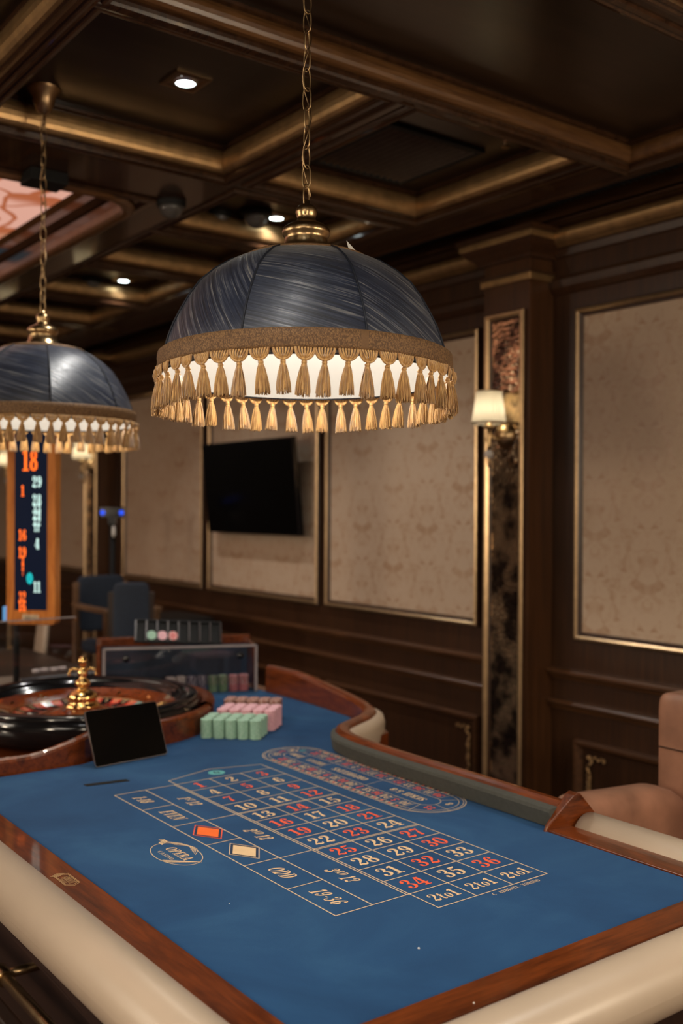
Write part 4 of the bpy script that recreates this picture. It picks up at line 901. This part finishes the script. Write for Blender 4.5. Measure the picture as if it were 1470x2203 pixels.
# ------------------------------------------------------------------ pendant lamps
def pendant(x, y, rz, label, ztop=2.872, tear=True, tilt=0., drop=0.):
    t = thing('pendant_lamp', label, 'pendant lamp', (x, y, 0), rz)
    base = Matrix.Translation((x, y, 0)) @ Matrix.Rotation(rz, 4, 'Z'); view = Vector((x, y, 0)).normalized()
    R_ = Matrix.Translation((x, y, 2.19-drop)) @ Matrix.Rotation(tilt, 4, Vector((view.y, -view.x, 0))) @ Matrix.Translation((-x, -y, -2.19))
    tilted = R_ @ base; t.matrix_world = tilted; hang = tilted.inverted() @ base
    prof = [(.1285, 2.059), (.158, 2.047), (.193, 2.024), (.222, 1.998), (.243, 1.968), (.260, 1.938), (.273, 1.912), (.283, 1.886), (.2905, 1.860), (.2935, 1.842)]
    NP, SUB = 8, 10; m = MB(); uv = []; n = len(prof); arcl = [0.]
    for q0, q1 in zip(prof, prof[1:]): arcl.append(arcl[-1]-math.hypot(q1[0]-q0[0], q1[1]-q0[1]))
    for p in range(NP):
        rings = []
        for i, (r, z) in enumerate(prof):
            row = []
            for j in range(SUB+1):
                u = j/SUB; a = 2*PI*(p+u)/NP; fl = 1-.28*(1-math.cos(PI/NP))*(1-(2*u-1)**2)
                row.append((r*fl*math.cos(a), r*fl*math.sin(a), z))
                ang = math.radians((-32, -20, -40, -30, -50, -62, -50, -17)[p]); su = (u-.5)*r*.785; tv_ = arcl[i]
                uv.append((su*math.cos(ang)+tv_*math.sin(ang)+p*1.3, -su*math.sin(ang)+tv_*math.cos(ang)+p*.77))
            rings.append(row)
        m.rings(rings, closed_u=False)
    shd = m.build('shade', 'silk', t, uv=uv)
    for p in range(NP):
        a = 2*PI*p/NP; m = MB(); m.tube([((r+.0012)*math.cos(a), (r+.0012)*math.sin(a), z) for r, z in prof], .0022, 6); m.build('seam', 'seam', shd)
    m = MB(); m.lathe([(.118, 2.052), (.146, 2.036), (.178, 2.013), (.206, 1.990), (.228, 1.958), (.245, 1.928), (.258, 1.902), (.269, 1.876), (.279, 1.850), (.288, 1.820)], seg=64); m.lathe([(.050, 2.066), (.118, 2.052)], seg=64); m.build('lining', 'lining', t)
    m = MB(); m.tube([(.2915*math.cos(2*PI*i/64), .2915*math.sin(2*PI*i/64), 1.819) for i in range(64)], .0016, 6, closed=True); m.build('rim_wire', 'seam', t)
    # braid bands
    def band(name, pr_):
        m = MB(); m.lathe(pr_, seg=128); uv = [(j/128, i/len(pr_)) for i in range(len(pr_)) for j in range(128)]
        o = m.build(name, 'braid', t, uv=uv)
    band('braid', [(.2925, 1.827), (.2965, 1.828), (.2985, 1.834), (.2975, 1.846), (.2985, 1.851), (.2970, 1.862), (.2930, 1.865)])
    band('top_braid', [(.052, 2.077), (.080, 2.073), (.105, 2.068), (.126, 2.0625), (.1325, 2.0585), (.1315, 2.055)])
    # tassels
    tm = MB(); R0, zt = .2955, 1.828
    for k in range(7):      # shell of twisted loops hanging from the braid
        u = (k-3)/3
        pts = [(.0035+.006*math.sin(PI*q/9)*(1-.3*abs(u)), .0160*u*(1-(q/9)**2.0)**.7, -.001-(.0205-.003*abs(u)*(1-q/9))*(q/9)) for q in range(10)]
        tm.tube(pts, [.0021-.0006*q/9 for q in range(10)], 5, cap=False)
    for k in (-1, 1):
        pts = [(.006, k*.0168*math.cos(PI/2*q/8)**.9, -.001-.0205*math.sin(PI/2*q/8)) for q in range(9)]; tm.tube(pts, .0024, 5)
    tm.sphere((.002, 0, -.0255), .0054, 10)
    tm.lathe([(.0050, 0), (.0058, -.003), (.0050, -.005)], (.002, 0, -.0290), 10)
    rnd = random.Random(3)
    for k in range(84):
        a = 2*PI*k/84+rnd.uniform(-.1, .1); q = rnd.uniform(.55, 1.0); L = rnd.uniform(.047, .054); tw = rnd.uniform(-.35, .35)
        pts = [(.002+rr_*q*math.cos(a+tw*f_), rr_*q*math.sin(a+tw*f_), -.0310-L*f_) for f_, rr_ in ((0, .0046), (.12, .0068), (.4, .0100), (.7, .0125), (1, .0140))]
        tm.tube(pts, [.0009, .0010, .0011, .0011, .0009], 3, cap=False)
    tm.lathe([(.0042, 0), (.0078, -.02), (.0100, -.044)], (.002, 0, -.0310), 12)
    first = tm.build('tassel', 'tassel', t); NTS = 48
    for k in range(NTS):
        o = first if k == 0 else first.copy()
        if k: C.objects.link(o); o.parent = t
        th = 2*PI*(k+random.uniform(-.07, .07))/NTS
        o.location = (R0*math.cos(th), R0*math.sin(th), zt)
        o.rotation_euler = (random.uniform(-.07, .07), random.uniform(-.03, .05), th+random.uniform(-.2, .2))
        o.scale = (1, random.choice((-1, 1)), random.uniform(.96, 1.04))
    # brass cap and chain
    m = MB(); capp = [(.057, 2.080), (.0585, 2.083), (.054, 2.089), (.0495, 2.097), (.0480, 2.101), (.0455, 2.104), (.0450, 2.112), (.0435, 2.120), (.0440, 2.128), (.0480, 2.133), (.0495, 2.141), (.0470, 2.149), (.039, 2.156), (.028, 2.162), (.0205, 2.168), (.0185, 2.174), (.0200, 2.180), (.0222, 2.188), (.0212, 2.197), (.0160, 2.204), (.0078, 2.207), (.0072, 2.216), (.004, 2.220)]
    m.lathe([(r, 2.068+(z_-2.080)*.86) for r, z_ in capp], seg=48)
    m.build('cap', 'brass', t)
    m = MB(); z = 2.188-drop; k = 0; P_, L_, wr = .0395, .0235, .0017
    while z < ztop-.075:
        az = (0.5 if k % 2 else 0.5+PI/2)+(0.25*math.sin(k*1.7)); hh, ww = .0235, .0092
        pts = []
        for i in range(20):
            th = 2*PI*i/20; u = ww*math.copysign(abs(math.cos(th))**.75, math.cos(th)); v_ = hh*math.copysign(abs(math.sin(th))**.9, math.sin(th))
            pts.append((u*math.cos(az), u*math.sin(az), z+.008+v_))
        m.tube(pts, wr, 6, closed=True); z += P_; k += 1
    m.build('chain', 'brass', t).matrix_parent_inverse = hang
    m = MB(); zz = 2.185; pts = []
    while zz < ztop-.03: pts.append((.009*math.cos(zz*38), .009*math.sin(zz*38), zz)); zz += .02
    m.tube(pts, .0013, 6); m.build('cord', 'brassd', t).matrix_parent_inverse = hang
    m = MB(); m.lathe([(.004, ztop-.085), (.012, ztop-.080), (.022, ztop-.072), (.034, ztop-.045), (.038, ztop-.025), (.052, ztop-.010), (.055, ztop-.001)], seg=32); m.tube([(0, 0, ztop-.12), (0, 0, ztop-.08)], .004, 8); m.build('ceiling_canopy', 'brassd', t).matrix_parent_inverse = hang
    if tear: m = MB(); m.v = [(.130, -.008, 2.058), (.130, .012, 2.058), (.124, -.008, 2.076), (.1305, -.008, 2.0585), (.1305, .012, 2.0585), (.1245, -.008, 2.0765)]; m.face((0, 1, 2)); m.face((3, 5, 4)); m.face((0, 3, 4, 1)); m.face((1, 4, 5, 2)); m.face((2, 5, 3, 0)); o = m.build('care_label', 'white', t); o.rotation_euler = (0, 0, math.radians(-82)-rz)
    l = bpy.data.lights.new('bulb', 'POINT'); l.energy = BULB_W; l.color = (1, .88, .72); l.shadow_soft_size = .035
    lo = bpy.data.objects.new('bulb', l); C.objects.link(lo); lo.location = (0, 0, 1.955); lo.parent = t
    m = MB(); m.lathe([(.014, 2.06), (.016, 2.03), (.016, 1.995), (.012, 1.99)], seg=16); m.build('socket', 'brassd', t)
    return t
a1 = math.atan2(-1.709, -1.189)
L1 = pendant(1.189, 1.709, a1+math.radians(22), 'large navy silk dome lamp with gold tassels nearest the viewer, over the felt', tilt=math.radians(-1.9), drop=.009)
a2 = math.atan2(-3.21, -1.22)
L2 = pendant(1.197, 3.205, a2+math.radians(5), 'navy silk dome lamp with gold tassels hanging beyond, over the wheel', ZP, False, drop=.006)

# ------------------------------------------------------------------ ceiling fittings
def downlight(x, y, z, label, group='recessed ceiling downlights', e=SPOT_W, vis=True):
    t = thing('downlight', label, 'ceiling light', (x, y, z), 0, group)
    m = MB(); m.frame('XY', (-.062, .062, -.062, .062), [(0, 0), (0, -.006), (.012, -.008), (.022, -.004), (.030, -.004)]); m.build('frame', 'brassd' if vis else 'brassd', t)
    m = MB(); m.lathe([(.040, -.003), (.036, -.012), (.032, -.012), (.030, -.004)], seg=32); m.build('collar', 'steel', t)
    m = MB(); m.disc((0, 0), .030, -.009, -.004, 24); m.build('lens', 'spotlens', t)
    l = bpy.data.lights.new('spot', 'SPOT'); l.energy = e; l.color = (1, .97, .92); l.shadow_soft_size = .03; l.spot_size = math.radians(115); l.spot_blend = .8
    lo = bpy.data.objects.new('spot', l); C.objects.link(lo); lo.location = (0, 0, -.02); lo.parent = t
    return t
downlight(1.53, 2.87, ZP, 'square framed downlight glowing white, up left of the big lamp')
downlight(2.58, 3.95, ZP, 'small white downlight beside the clear camera dome')
downlight(2.58, 5.60, ZP, 'white downlight above the far blue lamp')
for (x, y, s_) in ((.35, .95, 1), (2.45, .8, 1), (2.45, -.6, 1), (.3, .2, 1), (.3, -2.4, 1), (-1.5, .8, 1), (-2.8, 2.6, 1), (-2.8, 5.5, 1)):
    downlight(x, y, ZP if y < 1.4 and x > -.6 and y > -1.2 else ZB, 'white ceiling downlight outside the picture, behind the viewer', 'downlights behind the viewer')
def dome(x, y, label, r=.062, mat='domeglass', z=ZP):
    t = thing('camera_dome', label, 'camera', (x, y, z), 0, 'dome cameras under the coffers')
    m = MB(); m.lathe([(.001, -.022), (r*1.12, -.022), (r*1.18, -.012), (r*1.2, -.001), (.001, -.001)], seg=32, smooth=False); m.build('base', 'matblack', t)
    m = MB(); m.lathe([(r, -.022)]+[(max(.0005, r*math.cos(PI/2*i/10)), -.022-r*.95*math.sin(PI/2*i/10)) for i in range(11)], seg=32); m.build('dome_cover', mat, t)
    m = MB(); m.sphere((0, 0, -.035), r*.55, 12); m.build('lens', 'black', t)
dome(2.46, 3.93, 'larger dome camera close to the small downlight'); dome(2.33, 4.06, 'dark dome camera left of the clear one', .055)
dome(2.42, 5.72, 'dome camera left of the far downlight'); dome(2.32, 5.02, 'black dome camera in the dark middle coffer', .05); dome(1.90, 3.68, 'dark dome camera at the beam crossing', .05, z=ZB)
t = thing('sprinkler', 'small ceiling sprinkler right of the air vent', 'sprinkler', (2.66, 2.575, ZP))
m = MB(); m.lathe([(.001, 0), (.022, 0), (.020, -.006), (.008, -.008), (.008, -.03), (.003, -.032), (.003, -.045)], seg=16); m.build('body', 'brassd', t)
m = MB(); m.disc((0, 0), .015, -.050, -.045, 16); m.build('deflector_plate', 'brass', t)
# air vent
t = thing('air_vent', 'black slatted air vent set in the ceiling coffer', 'vent', (2.48, 2.975, ZP))
m = MB(); m.frame('XY', (-.235, .235, -.245, .245), [(0, -.001), (0, -.014), (.022, -.016), (.026, -.006)]); m.build('frame', 'matblack', t)
m = MB(); m.box((-.21, -.22, -.003), (.21, .22, -.001)); m.build('backing', 'black', t)
m = MB()
for i in range(13): x = -.195+.4*i/12; n = len(m.v); m.v += [(x-.012, -.218, -.005), (x+.000, -.218, -.015), (x+.000, .218, -.015), (x-.012, .218, -.005), (x-.006, -.218, -.0035), (x+.002, -.218, -.0135), (x+.002, .218, -.0135), (x-.006, .218, -.0035)]; m.face((n, n+1, n+2, n+3)); m.face((n+7, n+6, n+5, n+4))
m.build('slat', 'ventmetal', t)
# ceiling speaker block near the glass
t = MB(); t.box((1.30, 3.60, ZB-.045), (1.44, 3.72, ZB)); tag(t.build('ceiling_sensor', 'matblack', bevel=.004), 'dark wedge shaped box under the beam by the glass ceiling', 'sensor')

# ------------------------------------------------------------------ tan armchair
ac = thing('armchair', 'tufted tan leather armchair at the far side of the table', 'armchair', (2.42, 1.40, 0))
def cushion(mb, c, h, n=10, p=4.0):
    """superellipsoid block"""
    rings = []
    for i in range(n*2+1):
        ph = -PI/2+PI*i/(2*n); row = []
        cz = math.copysign(abs(math.sin(ph))**(2/p), math.sin(ph)); cr = abs(math.cos(ph))**(2/p)
        for j in range(n*4):
            th = 2*PI*j/(n*4); x = math.copysign(abs(math.cos(th))**(2/p), math.cos(th)); y = math.copysign(abs(math.sin(th))**(2/p), math.sin(th))
            row.append((c[0]+h[0]*x*cr, c[1]+h[1]*y*cr, c[2]+h[2]*cz))
        rings.append(row)
    mb.rings(rings)
m = MB(); cushion(m, (.165, 0, .74), (.085, .405, .285), 18, 20)
vv = []
for (x, y, z_) in m.v:
    if x < .13:
        d = 0
        for by, bz in ((.30, .685), (0, .685), (-.30, .685)):
            q = math.hypot(y-by, z_-bz); d = max(d, .022*math.exp(-(q/.05)**2))
        x += d
    vv.append((x, y, z_))
m.v = vv; m.build('backrest', 'tan', ac)
m = MB()
for z_ in (.865,): m.tube([(.079, -.40, z_), (.079, .395, z_)], .0022, 6)
for by in (.30, 0, -.30):
    m.tube([(.079, by, .685), (.078, by, .46)], .002, 6)
m.tube([(.082, -.40, .685), (.079, .395, .685)], .002, 6)
m.build('seam', 'darkbody', ac)
for by in (.325, 0, -.325): m = MB(); m.sphere((.083, by, .685), .011, 10); m.build('tufting_button', 'tan', ac)
m = MB(); cushion(m, (-.13, 0, .40), (.23, .30, .075), 10, 6); m.build('seat', 'tan', ac)
for s_ in (1, -1):
    m = MB(); prof = [(-.37, .0), (-.36, -.0)]
    rings = []
    for i in range(17):
        u = i/16; x = -.40+.50*u; top = .805-.035*u-.05*max(0, (u-.75)/.25)**2-.05*max(0, (.12-u)/.12)**2; w_ = .062*(1-.5*max(0, (.08-u)/.08)**2)
        row = []
        for j in range(24):
            th = 2*PI*j/24; yy = math.copysign(abs(math.cos(th))**.55, math.cos(th))*w_; zz = math.sin(th)
            row.append((x, s_*.355+yy, (top-.06+.06*zz) if zz > 0 else (top-.06+zz*(top-.06-.16))))
        rings.append(row)
    m.rings(rings, cap=True); m.build('armrest', 'tan', ac)
m = MB(); m.box((-.34, -.29, .15), (.10, .29, .34)); m.build('base', 'tan', ac, .02)
for x in (-.34, .17):
    for y in (-.33, .33): m = MB(); m.lathe([(.016, 0), (.024, .16)], (x, y, 0), 12, cap=True); m.build('leg', 'darkbody', ac)

# ------------------------------------------------------------------ things further back
t2 = thing('gaming_table', 'second gaming table with cream padded edge beyond the wheel', 'gaming table', (1.35, 4.87, 0))
m = MB(); m.box((-.75, -.40, .72), (.60, .6, .78)); m.build('table_top', 'darkbody', t2, .01)
m = MB(); m.box((-.55, -.25, 0), (.12, .45, .72)); m.build('pedestal', 'darkbody', t2)
m = MB(); m.sweep([(x, z_+.755) for x, z_ in padprof(0, 0, .07, .045)], [(-.80, -.42), (.20, -.42)], smooth=True); m.face(list(range(48))); m.face([len(m.v)-49+i for i in reversed(range(48))]); m.build('padded_edge', 'cream', t2)
for i in range(4):
    for j in range(3): chip('white', 1.70+.043*i, 4.62+(i % 2)*.008, .7805+.0034*j, 'white chip, %s, pile %s on the second table' % (ORD[2-j], ['one', 'two', 'three', 'four', 'five'][i]), 'white chips on the second table')
# cream chair between the tables
cc_ = thing('cream_chair', 'cream leather chair back seen through the acrylic screen', 'chair', (2.12, 5.74, 0), math.radians(-14+180))
m = MB(); rings = []
for i in range(13):
    u = i/12; z_ = .55+.50*u; w_ = .20*(1-.25*u**3)*(.75+.25*math.sin(PI*min(1, u*1.3))); d = .03
    rings.append([(d*math.sin(2*PI*j/20)-.05*u, w_*math.cos(2*PI*j/20), z_) for j in range(20)])
m.rings(rings, cap=True); m.build('backrest', 'cream', cc_)
m = MB(); cushion(m, (.20, 0, .50), (.22, .22, .05), 8, 5); m.build('seat', 'cream', cc_)
for x in (.03, .36):
    for y in (-.17, .17): m = MB(); m.tube([(x, y, 0), (x*.95+.01, y*.95, .46)], .014, 8); m.build('leg', 'chairwood', cc_)
# bar chairs with navy backs
def bar_chair(loc, rz, label, name='bar_chair', arms=True, wide=.16, top=1.10, low=.74):
    t = thing(name, label, 'chair', loc, rz)
    m = MB(); cushion(m, (0, .235, (top+low)/2), (wide, .022, (top-low)/2), 8, 8); m.build('backrest', 'navyfab', t)
    m = MB(); cushion(m, (0, 0, .66), (wide, .23, .04), 8, 6); m.build('seat', 'navyfab', t)
    for x in (-1, 1):
        for y in (-1, 1): m = MB(); m.box((x*wide+x*.006-.018, y*.235-.018, 0), (x*wide+x*.006+.018, y*.235+.018, 1.06 if (y > 0) else (.90 if arms else .66))); m.build('leg', 'chairwood' if arms else 'darkbody', t, .003)
        if arms: m = MB(); m.box((x*wide+x*.006-.025, -.27, .895), (x*wide+x*.006+.025, .25, .925)); m.build('armrest', 'chairwood', t, .006)
    m = MB(); m.box((-wide, -.25, .28), (wide, -.22, .31)); m.build('stretcher', 'chairwood' if arms else 'darkbody', t)
    m = MB(); m.box((-wide, .22, .60), (wide, .25, .63)); m.build('stretcher', 'chairwood' if arms else 'darkbody', t)
bar_chair((2.73, 6.02, 0), 0, 'wooden armed bar chair with navy back, left of the plain blue one')
bar_chair((2.415, 5.17, 0), math.radians(-30), 'dark blue high backed chair behind the acrylic chip case', 'high_chair', False, .105, 1.115, .60)
m = MB(); 
t = thing('bar_stool', 'low black stool back against the walnut dado', 'stool', (3.12, 6.0, 0))
m = MB(); cushion(m, (0, 0, .80), (.20, .28, .045), 8, 5); m.build('seat', 'matblack', t)
m = MB(); m.tube([(0, 0, .02), (0, 0, .76)], .025, 12); m.disc((0, 0), .2, 0, .02, 28); m.build('stand', 'matblack', t)
# standing scanner on a pole
t = thing('standing_scanner', 'black scanner on a tall pole with two blue lights', 'scanner', (2.92, 6.5, 0), math.radians(-30))
m = MB(); m.tube([(0, 0, .02), (0, 0, 1.44)], .022, 12); m.disc((0, 0), .20, 0, .02, 28); m.build('pole', 'matblack', t)
m = MB(); m.box((-.085, -.03, 1.475), (.085, .03, 1.545)); m.box((-.03, -.025, 1.42), (.03, .025, 1.48)); m.build('head', 'black', t, .006)
for x in (-.063, .063): m = MB(); rings = [[(x+r*math.cos(2*PI*j/16), -.031-d, 1.508+r*math.sin(2*PI*j/16)) for j in range(16)] for r, d in ((.016, 0), (.014, .004), (.0005, .005))]; m.rings(rings); m.build('blue_light', 'led', t)
m = MB(); m.lathe([(.003, 1.42), (.010, 1.40), (.012, 1.36), (.004, 1.34)], (.012, -.035, 0), 12, cap=True); m.build('handle', 'white', t)

# ------------------------------------------------------------------ unseen fill globes, added to brighten walls and ceiling
for i, (x, y, z) in enumerate(((-1.9, .6, 1.75), (-.6, -1.9, 1.75), (1.9, -2.2, 1.75), (-2.6, 3.6, 1.75), (-4.0, 7.2, 1.75), (2.75, -.9, 1.8))):
    t = thing('fill_globe', 'unseen warm globe on a rod, added as fill light', 'pendant lamp', (x, y, z), 0, 'added fill globes')
    m = MB(); m.sphere((0, 0, 0), .16, 32); m.build('globe', 'globe', t)
    m = MB(); m.tube([(0, 0, .155), (0, 0, ZB-z)], .008, 8); m.build('rod', 'brass', t)

# ------------------------------------------------------------------ glowing panels added out of view for soft fill light
for i, (x0, x1, y0, y1) in enumerate(((-3.6, -2.0, -2.6, -.2), (-4.2, -2.4, 3.2, 7.6))):
    m = MB(); m.box((x0, y0, ZB-.03), (x1, y1, ZB-.01)); tag(m.build('fill_panel', 'fillpanel'), 'unseen warm glowing panel added under the ceiling as fill light', 'fill panel', 'added fill panels', 'structure')
